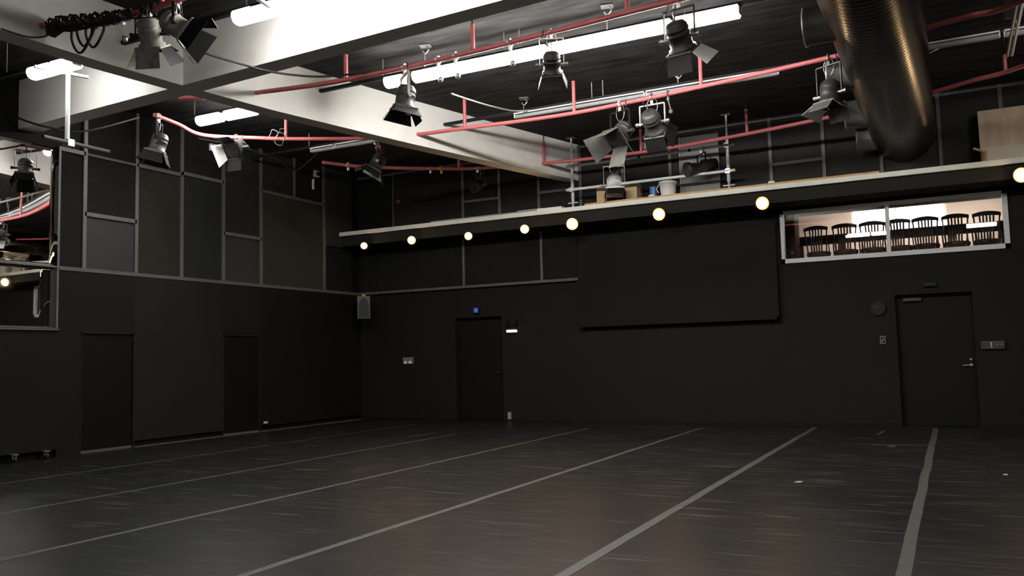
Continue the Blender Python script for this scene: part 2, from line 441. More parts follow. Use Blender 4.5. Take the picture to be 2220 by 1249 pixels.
# ------------------------------------------------------------------ concrete beams
ZB = 4.63
def beam(name, near, far, label):
    n = len(near); vs = []
    for z in (ZB if name == 'cross_beam' else ZB - .004, ZC):
        vs += [Vector((p[0], p[1], z)) for p in near] + [Vector((p[0], p[1], z)) for p in far]
    fs = []
    for i in range(n - 1):
        fs.append((i, i + 1, n + i + 1, n + i))
        fs.append((2 * n + i, 3 * n + i, 3 * n + i + 1, 2 * n + i + 1))
        fs.append((i, 2 * n + i, 2 * n + i + 1, i + 1))
        fs.append((n + i, n + i + 1, 3 * n + i + 1, 3 * n + i))
    fs += [(0, n, 3 * n, 2 * n), (n - 1, 2 * n + n - 1, 3 * n + n - 1, n + n - 1)]
    return struct(name, MB().add(vs, fs), M_CONC, label=label)
beam('cross_beam', [(XL, 7.38), (-8.3, 7.22), (-3.6, 6.99), (XR, 6.5)], [(XL, 7.64), (-8.3, 7.51), (-3.3, 7.22), (XR, 6.75)],
     'pale concrete beam crossing the room parallel to the back wall')
b2 = [(-8.45, YF), (-8.3, 4.0), (-8.24, 5.06), (-8.2, 6.2), (-8.08, 7.3), (-7.9, 8.55), (-7.64, 9.75), (-7.36, 11.0), (-6.80, 13.16), (-6.24, YB)]
beam('long_beam', [(x - .27, y) for x, y in b2], b2, 'pale concrete beam running from the camera to the back wall')
b3 = [(4.6, YF), (4.4, 4.0), (4.2, 8.0), (4.0, 11.0), (3.75, YB)]
beam('long_beam', b3, [(x + .27, y) for x, y in b3], 'pale concrete beam right of the duct')

# ------------------------------------------------------------------ gallery slab
gl = struct('gallery_slab', MB().box((XL, 14.43, 3.915), (3.6, YB - .06, 3.995)), M_SLAB, label='narrow pale edged gallery shelf along the back wall')
MB().box((XL, 14.50, 3.70), (3.6, YB - .06, 3.915)).build('soffit', M_SLABD, gl)

# ------------------------------------------------------------------ window to the meeting room
a, b, c, d = WIN
w1 = struct('window_1', MB().box((a, YB - .03, c), (b, YB + .10, c + .075)).box((a, YB - .03, d - .05), (b, YB + .10, d))
            .box((a, YB - .03, c), (a + .055, YB + .10, d)).box((b - .07, YB - .03, c), (b, YB + .10, d)), M_WFR,
            label='wide grey framed interior window looking into a lit meeting room')
MB().box((-0.868, YB - .025, c + .07), (-0.81, YB + .09, d - .05)).build('mullion', M_WFR, w1)
MB().box((a + .05, YB + .03, c + .07), (-0.866, YB + .036, d - .05)).build('pane', M_GLASS, w1)
MB().box((-0.812, YB + .03, c + .07), (b - .065, YB + .036, d - .05)).build('pane', M_GLASS, w1)
MB().box((a - .1, YB - .04, c - .02), (a - .06, YB - .0, d + .05)).build('side_trim', M_PAN_C, w1)

# meeting room shell
RF, RC, RY = 2.58, 4.32, 19.6
x0, x1 = -3.7, 1.75
struct('floor_meeting_room', MB().box((x0 - .2, YB + .22, RF - .1), (x1 + .2, RY + .2, RF)), M_RFLOOR)
struct('ceiling_meeting_room', MB().box((x0 - .2, YB + .22, RC), (x1 + .2, RY + .2, RC + .1)), M_RCEIL)
struct('wall_meeting_room_left', MB().box((x0 - .15, YB + .22, RF), (x0, RY, RC)), M_PINK)
struct('wall_meeting_room_right', MB().box((x1, YB + .22, RF), (x1 + .15, RY, RC)), M_PINK)
W2 = (-1.80, 0.04, 3.62, 4.31)
wm = MB()
for (p, q, r, t) in rect_minus(x0, x1, RF, RC, [W2]): wm.box((p, RY, r), (q, RY + .15, t))
struct('wall_meeting_room_back', wm, M_PINK)
w2 = struct('window_2', MB().box((W2[0], RY + .02, W2[2]), (W2[0] + .04, RY + .08, W2[3])).box((W2[1] - .04, RY + .02, W2[2]), (W2[1], RY + .08, W2[3]))
            .box((W2[0], RY + .02, W2[2]), (W2[1], RY + .08, W2[2] + .05)).box((-0.93, RY + .02, W2[2]), (-0.90, RY + .08, W2[3])), M_WHITE,
            label='bright daylight window at the back of the meeting room')
MB().box((W2[0] - .1, RY + .10, W2[2] - .1), (W2[1] + .1, RY + .12, W2[3] + .1)).build('sky_pane', M_DAY, w2)
dd = thing('cabinet', 'dark brown tall cupboard at the left end of the meeting room', 'cupboard', (-2.55, 16.3, RF))
MB().box((-2.78, 16.1, RF), (-2.44, 16.6, 4.1)).build('body', mat('matt_brown_wood', (0.13, 0.06, 0.042), 0.85, noise=0.25, nscale=6, spec=0.2), dd)
MB().box((-2.78, 16.08, RF + .05), (-2.62, 16.1, 4.05)).build('door', MATS['matt_brown_wood'], dd)
MB().box((-2.60, 16.08, RF + .05), (-2.45, 16.1, 4.05)).build('door', MATS['matt_brown_wood'], dd)
MB().lathe((-2.50, 16.08, 3.02), (0, -1, 0), [(0, .012), (.02, .02), (.035, .016)], 12).build('knob', M_STEEL, dd)

struct('trim_3', MB().box((x0, 18.42, 4.03), (x1, 18.50, RC)), M_RCEIL, label='grey green bulkhead across the meeting room ceiling')
ml = thing('added_room_lamp', 'added unseen lamp lighting the meeting room from behind the bulkhead', 'lamp', (-0.9, 18.8, RC))  # unseen lamp added to brighten the meeting room walls
MB().box((-2.3, 18.62, RC - .04), (1.2, 18.84, RC - .001)).build('casing', M_WHITE, ml)
MB().box((-2.28, 18.64, RC - .06), (1.18, 18.82, RC - .04)).build('diffuser', mat('added_room_glow', (.9, .9, .9), .5, emit=(1, .93, .85), es=26), ml)
# meeting table and seven chairs
tb = thing('meeting_table', 'long dark wooden meeting table behind the row of chairs', 'table', (-0.7, 17.65, RF))
MB().box((-2.75, 17.15, RF + .80), (1.02, 18.15, RF + .85)).build('tabletop', M_WOODD, tb)
MB().box((-2.68, 17.2, RF + .68), (0.95, 17.24, RF + .80)).build('apron', M_WOODD, tb)
for lx in (-2.62, 0.9):
    for ly in (17.22, 18.08): MB().bar((lx, ly, RF), (lx, ly, RF + .8), .07).build('leg', M_WOODD, tb)
def chair(label):
    r = thing('spindle_chair', label, 'chair', (0, 0, 0), 'dark wooden chairs along the meeting table')
    z = .44
    MB().lathe((0, 0, z - .02), (0, 0, 1), [(-.09, .185), (-.085, .195), (-.02, .20), (.0, .215), (.045, .215), (.055, .19)], 28).build('seat', M_WOODD, r)
    for sx in (-1, 1):
        MB().tube([(sx * .14, -.14, z - .02), (sx * .18, -.19, 0)], [.018, .014], 8).build('leg', M_WOODD, r)
        MB().tube([(sx * .13, .13, z - .02), (sx * .18, .19, 0)], [.018, .014], 8).build('leg', M_WOODD, r)
        MB().tube([(sx * .16, -.15, z), (sx * .195, -.21, z + .44)], .013, 8).build('back_post', M_WOODD, r)
    rail = []
    n = 12; vs = []; fs = []
    for i in range(n + 1):
        t = -1 + 2 * i / n; x = t * .215; y = -.225 + .03 * t * t; zt = z + .50 - .035 * t * t; zb = z + .425 - .02 * abs(t) ** 3
        for (dy, zz) in ((-.011, zb), (.011, zb), (.011, zt), (-.011, zt)): vs.append((x, y + dy, zz))
    for i in range(n):
        for k in range(4): fs.append((i * 4 + k, i * 4 + (k + 1) % 4, i * 4 + 4 + (k + 1) % 4, i * 4 + 4 + k))
    fs += [(0, 1, 2, 3), (n * 4, n * 4 + 3, n * 4 + 2, n * 4 + 1)]
    MB().add(vs, fs).build('top_rail', M_WOODD, r)
    for k in range(5):
        t = (k - 2) / 2.0
        MB().bar((t * .085, -.175, z + .01), (t * .105, -.222, z + .46), .028, .012, (0, 1, 0)).build('slat', M_WOODD, r)
    return r
cx = [-2.115, -1.64, -1.18, -0.735, -0.315, 0.155, 0.62]
cl = ['dark slat-back chair in the lit window, leftmost of the row of seven', 'second dark slat-back chair from the left behind the lit window',
      'third dark slat-back chair from the left behind the lit window', 'middle dark slat-back chair just right of the window mullion',
      'third dark slat-back chair from the right behind the lit window', 'second dark slat-back chair from the right behind the lit window',
      'dark slat-back chair in the lit window, rightmost of the row of seven']
c0 = chair(cl[0])
for i, x in enumerate(cx):
    o = c0 if i == 0 else copy_tree(c0)
    o['label'] = cl[i]; o.location = (x, 16.62, RF); o.rotation_euler.z = random.uniform(-.12, .12) + (.12 if i in (1, 6) else 0)
far = ['between the first and second', 'between the second and third', 'between the third and fourth', 'between the fourth and fifth', 'between the fifth and sixth', 'between the sixth and last']
for i, (x, w) in enumerate(zip([-1.98, -1.5, -1.0, -.42, .02, .55], far)):
    o = copy_tree(c0); o['label'] = 'far side chair of the meeting table, %s near ones' % w
    o['group'] = 'dark wooden chairs on the far side of the meeting table'
    o.location = (x, 18.45, RF); o.rotation_euler.z = math.pi + random.uniform(-.1, .1)
sb = thing('wall_box', 'small grey box on the meeting room wall right of the chairs', 'box', at(2173, 486, Y=RY - .11))
p = at(2173, 486, Y=RY - .11); MB().box(p + Vector((-.09, -.1, -.07)), p + Vector((.09, .1, .07))).build('casing', M_PAPER, sb)
MB().box(p + Vector((-.07, -.108, -.05)), p + Vector((.07, -.1, .05))).build('front_panel', M_GBOARD, sb)

# ------------------------------------------------------------------ floor tapes
tl = [(-9.45, 3.0, 14.2), (-7.49, 2.0, 12.4), (-5.68, 1.5, 13.9), (-3.83, 1.0, 14.3), (-2.07, 2.0, 14.75), (-0.32, 2.0, 14.85)]
tn = ['grey floor tape line nearest the left wall', 'second long grey floor tape line from the left wall', 'third long grey floor tape line from the left wall',
      'fourth long grey floor tape line from the left wall', 'second grey floor tape line from the right, running to the board', 'wide grey floor tape line ending at the right door']
for (x, y0, y1), l, w in zip(tl, tn, (.035, .045, .06, .07, .08, .078)):
    m = MB(); n = 24; vs = []
    for i in range(n + 1):
        y = y0 + (y1 - y0) * i / n; jit = random.uniform(-.006, .006)
        vs += [(x - w / 2 + jit, y, .002), (x + w / 2 + jit, y, .002)]
    vs2 = [(p[0], p[1], .0005) for p in vs]
    fs = [(2 * i, 2 * i + 1, 2 * i + 3, 2 * i + 2) for i in range(n)]
    K = len(vs); fs += [(K + 2 * i, K + 2 * i + 2, K + 2 * i + 3, K + 2 * i + 1) for i in range(n)]
    fs += [(2 * i, 2 * i + 2, K + 2 * i + 2, K + 2 * i) for i in range(n)] + [(2 * i + 1, K + 2 * i + 1, K + 2 * i + 3, 2 * i + 3) for i in range(n)]
    tag(m.add(vs + vs2, fs).build('floor_tape', M_TAPE), l, 'tape', 'grey tape lines on the dance floor')
def scrap(pts, l, nm='tape_scrap', m=M_TAPE):
    vs = [Vector((p[0], p[1], .004)) for p in pts]
    tag(MB().plate(vs, .003).build(nm, m), l, 'tape')
scrap([(-1.03, 12.15), (-.36, 12.22), (-.36, 12.26), (-1.03, 12.22)], 'short thin tape strip lying crosswise left of the right hand tape line')
scrap([(-.82, 11.95), (-.74, 11.95), (-.72, 12.12), (-.80, 12.12)], 'small tape scrap touching the crosswise strip before the right door')
scrap([(-1.08, 13.6), (-1.03, 13.6), (-.98, 14.2), (-1.03, 14.25)], 'faint tape scrap on the floor left of the right door')
scrap([(-8.03, 11.75), (-7.98, 11.75), (-7.93, 12.5), (-7.98, 12.5)], 'short tape strip on the floor before the far left door')
q = at(1730, 1046, Z=0); scrap([(q.x - .03, q.y - .05), (q.x + .03, q.y - .03), (q.x + .04, q.y + .05), (q.x - .02, q.y + .04)], 'tiny pale paper scrap on the open floor between the right tape lines', 'paper_scrap', M_PAPER)
q = at(2180, 1030, Z=0); scrap([(q.x - .02, q.y - .04), (q.x + .02, q.y - .03), (q.x + .02, q.y + .04), (q.x - .02, q.y + .03)], 'tiny pale paper scrap on the floor near the right frame edge', 'paper_scrap', M_PAPER)

# ------------------------------------------------------------------ red curved pipes
ZP = 4.80
def hanger(par, x, y, top, r=.026):
    MB().tube([(x, y, ZP), (x, y, top)], r, 10).lathe((x, y, top - .01), (0, 0, 1), [(0, r + .003), (.015, r + .003)], 12).build('hanger', M_RED, par)
    MB().tube([(x, y, top), (x, y, ZC)], .010, 6).build('anchor_rod', M_BLK, par)
def redpipe(label, pts, hang, top, rest=None):
    path = smoothpath([(q[0], q[1], ZP) for q in pts], 8)
    r = thing('red_pipe', label, 'pipe', path[0], 'curved red painted lighting pipes')
    MB().tube(path, .030, 12).build('pipe', M_RED, r)
    for hx in hang:
        y = min(path, key=lambda p: abs(p.x - hx)).y
        hanger(r, hx, y, top)
    return r, path
def P(x, y): v = at(x, y, Z=ZP); return (v.x, v.y)
rp0, path0 = redpipe('red pipe at the upper left in front of the cross beam', [(-8.22, 5.48), P(250, 37), P(385, 0), (-4.6, 5.5), (-2.4, 5.1), (-1.1, 4.8)], [-6.75, -4.4, -2.0], 5.25)
rp1, path1 = redpipe('red curved pipe just behind the cross beam above the bright tube row',
    [P(390, 213), (-8.3, 8.22), P(565, 200), P(750, 173), P(1025, 112), P(1360, 27), (-1.9, 8.2), (-1.5, 8.12)], [P(750, 173)[0], P(1025, 112)[0], P(1360, 27)[0]], 5.12)
rp2, path2 = redpipe('red curved pipe in the middle passing through the long beam to the duct',
    [P(335, 249), P(385, 269), P(440, 293), P(555, 299), P(620, 301), P(700, 301), P(780, 300), P(890, 293), P(1008, 278), P(1245, 245), P(1520, 188), P(1820, 120)],
    [P(620, 301)[0], P(1008, 278)[0], P(1245, 245)[0], P(1520, 188)[0]], 5.27)
rp3, path3 = redpipe('red curved pipe farthest back, just in front of the gallery',
    [P(700, 352), P(740, 357), P(820, 363), P(995, 366), P(1065, 363), P(1145, 358), P(1390, 330), P(1620, 290), P(1848, 243), (-0.98, P(1848, 243)[1] - .1)],
    [P(826, 363)[0], P(995, 366)[0], P(1182, 355)[0], P(1390, 330)[0], P(1620, 290)[0]], 5.2)
rp4, path4 = redpipe('upper red pipe right of the big duct', [P(2010, 60), P(2100, 35), P(2220, 0), (2.4, 8.5)], [1.6], 5.2)
rp5, path5 = redpipe('lower red pipe right of the big duct', [(-0.06, P(2030, 197)[1] + .05), P(2110, 174), P(2220, 142), (2.3, 11.0)], [P(2180, 153)[0]], 5.02)
def onpipe(path, x): return min(path, key=lambda p: abs(p.x - x)).copy()

# ------------------------------------------------------------------ fluorescent rows
ZT = 5.0            # height of the tubes; the row before the cross beam hangs lower
ZT1 = 4.85
YR = [0.38, 4.0, 6.43, 9.32, 11.73]
def zrow(y): return ZT1 if y == YR[2] else ZT
def rail(label, y, xa, xb, hangs):
    ZT = zrow(y)
    r = thing('lighting_rail', label, 'rail', ((xa + xb) / 2, y, ZT), 'black steel rails carrying the tube lights')
    MB().box((xa, y - .025, ZT + .045), (xb, y + .025, ZT + .09)).build('channel', M_BLK, r)
    for hx in hangs:
        MB().tube([(hx, y, ZT + .09), (hx, y, ZC)], .006, 6).build('hanging_rod', M_CABLEW, r)
    return r
def fixture(label, y, xa, xb, lit=True):
    ZT = zrow(y)
    r = thing('tube_light', label, 'light', ((xa + xb) / 2, y, ZT), 'tube lights on the ceiling rails')
    MB().box((xa, y - (.075 if lit else .05), ZT + .028), (xb, y + (.075 if lit else .05), ZT + .046)).build('spine', M_WHITE, r)
    prof = [(-.07, .02), (-.075, -.015), (-.055, -.055), (-.02, -.07), (.02, -.07), (.055, -.055), (.075, -.015), (.07, .02)]
    if lit: prof = [(q * 1.25, z * 1.2) for q, z in prof]
    if not lit: prof = [(q * .55, z * .5) for q, z in prof]
    n = len(prof); vs = [(xa + .01, y + p[0], ZT + p[1]) for p in prof] + [(xb - .01, y + p[0], ZT + p[1]) for p in prof]
    fs = [(i, (i + 1) % n, n + (i + 1) % n, n + i) for i in range(n)] + [tuple(range(n)), tuple(range(n, 2 * n))[::-1]]
    MB().add(vs, fs).build('diffuser', (M_TUBE if y > 8 else M_TUBE1) if lit else M_TROUGH, r)
    k = 1 if lit else .5
    MB().box((xa - .006, y - .06 * k, ZT - .05 * k), (xa + .009, y + .06 * k, ZT + .03)).build('end_cap', M_WHITE, r)
    MB().box((xb - .009, y - .06 * k, ZT - .05 * k), (xb + .006, y + .06 * k, ZT + .03)).build('end_cap', M_WHITE, r)
    return r
def XT(x, y): return at(x, y, Z=ZT).x
def XT1(x, y): return at(x, y, Z=ZT1).x
rail('black ceiling rail carrying tubes in front of the cross beam', YR[2], -10.6, -1.05, [-10.3, -6.3, -4, -1.5])
rail('black ceiling rail above the frame right of the duct before the cross beam', YR[2], 0.0, 2.5, [0.3, 2.2])
rail('black ceiling rail above the frame right of the duct behind the cross beam', YR[3], 0.0, 3.7, [0.3, 2.2])
for yy, xa, l in ((YR[2], .2, 'lit tube above the frame right of the duct before the cross beam'), (YR[3], 2.1, 'lit tube outside the right frame edge before the plywood sheet')):
    fixture(l, yy, xa, xa + 1.4)
rail('black ceiling rail carrying the long bright row of tubes', YR[3], -10.5, -1.0, [-10.2, at(1092, 70, Y=9.32).x, at(830, 130, Y=9.32).x, at(1125, 70, Y=9.32).x, -1.6])
rail('black ceiling rail carrying the unlit tubes before the gallery', YR[4], -11.35, -1.05, [at(945, 230, Y=11.73).x, at(1283, 200, Y=11.73).x, at(1307, 200, Y=11.73).x, at(1470, 180, Y=11.73).x, -10.0])
rail('black ceiling rail with unlit tubes right of the big duct', YR[4], 0.0, 3.6, [0.9, 2.0, 3.4])
fixture('lit tube at the far upper left beside the drop pipe, left of a pair', YR[2], XT1(75, 160), XT1(122, 149))
fixture('lit tube at the far upper left beside the drop pipe, right of a pair', YR[2], XT1(124, 148) + .02, XT1(172, 135))
fixture('lit tube at the top edge left of the overexposed beam face', YR[2], XT1(500, 32), XT1(568, 10))
for k, (xa, xb) in enumerate(((-6.18, -4.72), (-4.66, -3.2), (-3.14, -1.7))):
    fixture(['lit tube above the frame before the cross beam, next to the visible one', 'lit tube above the frame before the middle of the cross beam',
             'lit tube above the frame before the right of the cross beam'][k], YR[2], xa, xb)
fixture('lit tube over the left wall grid, left of the pair behind a spotlight', YR[3], XT(447, 266), XT(500, 258))
fixture('lit tube over the left wall grid, right of the pair behind a spotlight', YR[3], XT(510, 255), XT(568, 242))
rowA = [(XT(842, 180), XT(880, 172), 'shortest lit tube at the left end of the long bright row'), (XT(903, 168), XT(1113, 121), 'second lit tube from the left in the long bright row'),
        (XT(1115, 120), XT(1184, 106), 'short lit tube in the middle of the long bright row'), (XT(1194, 105), XT(1457, 54), 'fourth lit tube in the long bright row, longest one'),
        (XT(1468, 50), XT(1600, 18), 'lit tube at the right end of the long bright row')]
for xa, xb, l in rowA: fixture(l, YR[3], xa, xb)
un = [((690, 332), (740, 324), 'short unlit grey tube light left of the long beam'), ((742, 323), (830, 308), 'unlit grey tube light meeting the underside of the long beam'),
      ((1116, 253), (1400, 208), 'unlit grey tube light behind the second red pipe, left one'), ((1404, 207), (1690, 160), 'unlit grey tube light behind the second red pipe, right one'),
      ((2012, 101), (2168, 72), 'unlit grey tube light right of the big duct'), ((2178, 70), (2275, 52), 'unlit grey tube light at the right frame edge beside two chrome tubes')]
for p, q, l in un: fixture(l, YR[4], XT(*p), XT(*q), False)
rail('black ceiling rail above and behind the camera', YR[0], -4.0, -1.05, [-3.5, -1.5])
rail('black ceiling rail behind the camera right of the duct', YR[0], 0.0, 2.0, [.2, 1.8])
fixture('lit tube behind the camera mirrored in the left window pane', YR[0], -2.95, -2.2)
fixture('lit tube behind the camera mirrored beside the window mullion', YR[0], -2.17, -1.6)
fixture('lit tube behind the camera mirrored in the right window pane', YR[0], 0.57, 1.40)

for px, l in (((922, 98), 'small pale ceiling hook above the left end of the bright row'), ((1316, 12), 'small pale ceiling hook at the top edge above the bright row'),
              ((1136, 213), 'small pale ceiling hook above the left end of the unlit rail'), ((1470, 154), 'small pale ceiling hook above the middle of the unlit rail')):
    q = at(px[0], px[1], Z=ZC)
    h = thing('ceiling_hook', l, 'hook', q, 'steel hooks in the ceiling')
    MB().obox(q - Vector((0, 0, .008)), (.07, .02, 0), (-.02, .06, 0), (0, 0, .008)).build('plate', M_FRAME, h)
    MB().tube(smoothpath([q, q + Vector((.05, 0, -.06)), q + Vector((0, 0, -.11)), q + Vector((-.04, 0, -.07))], 5), .008, 6).build('hook', M_STEEL, h)
    MB().tube([q + Vector((-.01, 0, -.1)), q + Vector((-.01, 0, -.28))], .005, 6).build('wire', M_CABLEW, h)

# ------------------------------------------------------------------ ventilation duct
DX, DZ, DR = -0.52, 4.72, .47
du = thing('ventilation_duct', 'huge spiral steel ventilation duct running to the back wall under the ceiling', 'duct', (DX, 8, DZ))
MB().lathe((DX, YF + .02, DZ), (0, 1, 0), [(0, DR), (15.14 - YF - .06, DR)], 64).build('pipe_body', M_DUCT, du)
for y in (2.0, 5.0): MB().lathe((DX, y, DZ), (0, 1, 0), [(-.04, DR + .001), (-.035, DR + .012), (.035, DR + .012), (.04, DR + .001)], 64, caps=False).build('joint_band', M_DUCT, du)
for y in (3.6, 5.4, 7.3, 9.2, 11.05, 13.0, 14.75):
    st = MB().lathe((DX - DR + .03, y, 4.62), (-1, 0, 0), [(-.06, .19), (.20, .19), (.21, .205), (.235, .205), (.235, .175), (.05, .175)], 32)
    st.build('outlet_nozzle', mat('nozzle_galvanised', (0.3135, 0.3078, 0.2850), .4, .6), du)
    MB().lathe((DX - DR + .03, y, 4.62), (-1, 0, 0), [(.10, .174), (.11, .174)], 28).build('nozzle_damper', M_BLK, du)
for y, sx in ((7.2, 1), (9.6, 1), (12.3, 1)):
    MB().tube([(DX + .33, y, DZ + .33), (DX + .95, y + .15, ZC)], .008, 6).build('stay_wire', M_CABLEW, du)
    MB().tube([(DX - .33, y, DZ + .33), (DX - .45, y + .15, ZC)], .008, 6).build('stay_wire', M_CABLEW, du)

# chrome conduit pair at the right
cd = thing('conduit_pair', 'pair of parallel chrome ceiling tubes at the upper right edge', 'tube', at(2190, 75, Z=5.0))
for (xa, ya), (xb, yb), nm in (((2208, 5), (2197, 52), 'tube'), ((2217, 0), (2207, 52), 'tube')):
    pa, pb = at(xa, ya, Z=4.93), at(xb, yb, Z=4.93)
    MB().tube([(pb.x, 7.08, 4.93), (pb.x, 12.4, 4.93)], .018, 10).build(nm, M_GALV, cd)
for y in (8.0, 11.0): MB().box((pb.x - .14, y - .02, 4.945), (pb.x + .04, y + .02, ZC - .002)).build('bracket', M_BLK, cd)


# ------------------------------------------------------------------ stage lanterns
def hookclamp(par, p, s=1.0, m=M_STEEL):
    r = .043 * s
    pts = [p + Vector((0, r * math.sin(t), r * math.cos(t))) for t in [math.pi * (0.75 - 1.5 * i / 10) for i in range(11)]]
    k = MB().tube(pts, .012 * s, 8); k.bar(p + Vector((0, 0, -r)), p + Vector((0, 0, -r - .05 * s)), .03 * s)
    k.tube([p + Vector((0, -.075 * s, -r * .3)), p + Vector((0, -.035 * s, -r * .1))], .008 * s, 6)
    k.build('hook_clamp', m, par)
def lantern(label, hook, aim, s=1.0, doors=(35, 35, 35, 35), body=M_BLKG, flap=M_BLK, yoke=M_BLK, kind='fresnel', drop=.30, flap_mats=None,
            flen=.18, name='stage_lantern', cable=True, clampm=M_STEEL, lens=M_LENS, roll=0.0):
    r = thing(name, label, 'spotlight', hook, 'stage lanterns hung from the pipes')
    hook = Vector(hook); a = Vector(aim).normalized()
    hookclamp(r, hook, s, clampm)
    top = hook - Vector((0, 0, .095 * s)); c = top - Vector((0, 0, drop * s * .72))
    h = Vector((a.x, a.y, 0))
    side = Vector((0, 0, 1)).cross(h).normalized() if h.length > .05 else Vector((1, 0, 0))
    u = a.cross(side).normalized()
    if roll:
        rm = Matrix.Rotation(roll, 3, a); fs_, fu = rm @ side, rm @ u
    else: fs_, fu = side, u
    rad = .115 * s; wy = .165 * s
    y = MB(); arm = c + side * wy
    y.bar(top - side * wy, top + side * wy, .030 * s, .012 * s)
    for sg in (-1, 1):
        y.bar(top + side * wy * sg, c + side * wy * sg - Vector((0, 0, .02 * s)), .030 * s, .008 * s, upv=side)
    y.build('yoke', yoke, r)
    for sg in (-1, 1): MB().lathe(c + side * (rad * .9) * sg, side * sg, [(0, .018 * s), (wy - rad * .8, .018 * s), (wy - rad * .8 + .03 * s, .028 * s), (wy - rad * .8 + .045 * s, .026 * s)], 12).build('tilt_knob', M_STEEL if yoke is not M_BLK else M_BLKG, r)
    if kind == 'fresnel':
        prof = [(-.17, .05), (-.165, .085), (-.13, .112), (-.10, .115), (-.095, .122), (-.085, .122), (-.08, .115), (-.05, .115), (-.045, .122), (-.035, .122), (-.03, .115), (.09, .115), (.095, .14), (.13, .14), (.13, .12)]
        fr = .13
    elif kind == 'par':
        prof = [(-.17, .03), (-.16, .06), (-.12, .075), (-.05, .105), (.10, .115), (.11, .122), (.14, .122), (.14, .11)]
        fr = .14
    else:
        prof = [(-.30, .05), (-.29, .10), (-.12, .115), (-.08, .125), (-.02, .125), (0, .09), (.12, .085), (.13, .10), (.22, .10), (.24, .13), (.32, .14), (.32, .12)]
        fr = .32
    MB().lathe(c, a, [(t * s, q * s) for t, q in prof], 28).build('housing', body, r)
    rl = prof[-1][1] * s * .98
    MB().lathe(c, a, [((fr - .03) * s, rl), ((fr - .012) * s, rl * .8), ((fr - .004) * s, rl * .3)], 28).build('lens', lens, r)
    if doors:
        o = c + a * fr * s; q = .135 * s
        fm = MB()
        for sg in (-1, 1):
            fm.bar(o + fs_ * q * sg - fu * q, o + fs_ * q * sg + fu * q, .02 * s); fm.bar(o + fu * q * sg - fs_ * q, o + fu * q * sg + fs_ * q, .02 * s)
        fm.build('gel_frame', body, r)
        for i, (dv, cr) in enumerate(((fs_, fu), (-fs_, fu), (fu, fs_), (-fu, fs_))):
            if doors[i] is None: continue
            an = math.radians(doors[i]); od = (a * math.cos(an) + dv * math.sin(an)); L = flen * s
            e = o + dv * q; wb_, wt = q * .95, q * (1.35 if i < 2 else 1.0)
            mm = (flap_mats[i] if flap_mats else flap)
            MB().plate([e - cr * wb_, e + cr * wb_, e + cr * wt + od * L, e - cr * wt + od * L], .004).build('barn_door', mm, r)
    if cable:
        bk = c - a * .16 * s
        MB().tube(smoothpath([bk, bk - a * .06 * s + Vector((0, 0, .08 * s)), hook + side * .12 * s + Vector((0, 0, -.10 * s)), hook + side * .10 * s + Vector((0, 0, .03))], 6), .006, 6).build('power_cable', M_CABLE, r)
    lp = [hook + Vector((0, .01, 0)) + side * (.07 * s * math.sin(t)) - Vector((0, 0, .11 * s * (1 - math.cos(t)))) for t in [2 * math.pi * i / 18 for i in range(18)]]
    MB().tube(lp, .003, 5, closed=True).build('safety_wire', M_STEEL, r)
    return r
p0 = lambda x: onpipe(path0, x); p1 = lambda x: onpipe(path1, x); p2 = lambda x: onpipe(path2, x); p3 = lambda x: onpipe(path3, x)
lantern('grey lantern with a broad flap at upper left, left of two before the beam', p0(P(336, 18)[0]), (-.15, .35, -.75), .92, (30, 30, 65, 22), body=M_FLAPL, flap_mats=(M_FLAPL, M_BLK, M_BLK, M_FLAPL), flen=.22, drop=.26)
lantern('lantern with wide black flaps at upper left, right of two before the beam', p0(P(382, 1)[0]), (.62, .42, -.5), .92, (25, 25, 35, 25), body=M_FLAPL, flen=.2, drop=.27)
lantern('black lantern pointing down before the left wall grid', p2(P(345, 253)[0]), (-.2, -.15, -.95), .95, (20, 20, 25, 30), body=M_FLAP, drop=.46)
lantern('lantern with one pale flap hanging before the pair of lit tubes', p2(P(524, 299)[0]) , (.1, -.72, -.5), 1.0, (40, 20, 45, 45), flap_mats=(M_BLK, M_WHITE, M_BLK, M_BLK), flen=.2, drop=.1)
lantern('lantern with wide black flaps under the left end of the bright tube row', p1(P(893, 142)[0]), (-.1, -.12, -.97), 1.0, (42, 42, 30, 30), drop=.42, flen=.15, yoke=M_STEEL)
lantern('small dark lantern on silver yoke under the middle of the bright row', p1(P(1205, 67)[0]), (-.2, .5, -.8), .8, (20, 20, 25, 20), yoke=M_STEEL, drop=.5)
lantern('dark lantern with thin bright flap edge under the right of the bright row', p1(P(1465, 0)[0]), (.1, .55, -.8), 1.0, (40, 45, 55, 30), flap_mats=(M_BLK, M_WHITE, M_BLK, M_BLK), yoke=M_FLAP, drop=.42, flen=.2)  # white on one flap puts in the light caught by its edge
lantern('lantern with two big grey flaps facing the room on the second red pipe', p2(P(1328, 228)[0]), (-.30, -.70, -.65), 1.1, (45, 42, 12, 30), flap=M_FLAP, drop=.40, flen=.27, clampm=M_GALV)
lantern('dark lantern on two white yoke arms right of the flapped one', p2(P(1405, 212)[0]), (.05, .75, -.5), 1.1, (25, 25, 30, 25), yoke=M_WHITE, drop=.32)
lantern('lantern with splayed pale flaps hanging left of the big duct', p2(P(1787, 128)[0]), (-.05, -.1, -1), 1.0, (48, 48, 40, 30), flap_mats=(M_FLAP, M_WHITE, M_FLAP, M_FLAP), drop=.50, yoke=M_FLAP)
lantern('small dark lantern hung from the unlit rail at the long beam', at(817, 312, Y=11.73), (-.4, -.3, -.85), 1.0, (50, 75, 40, 40), flap_mats=(M_BLK, M_WHITE, M_BLK, M_BLK), drop=.34, flen=.2, yoke=M_BLKG)  # one flap coloured white to look lit
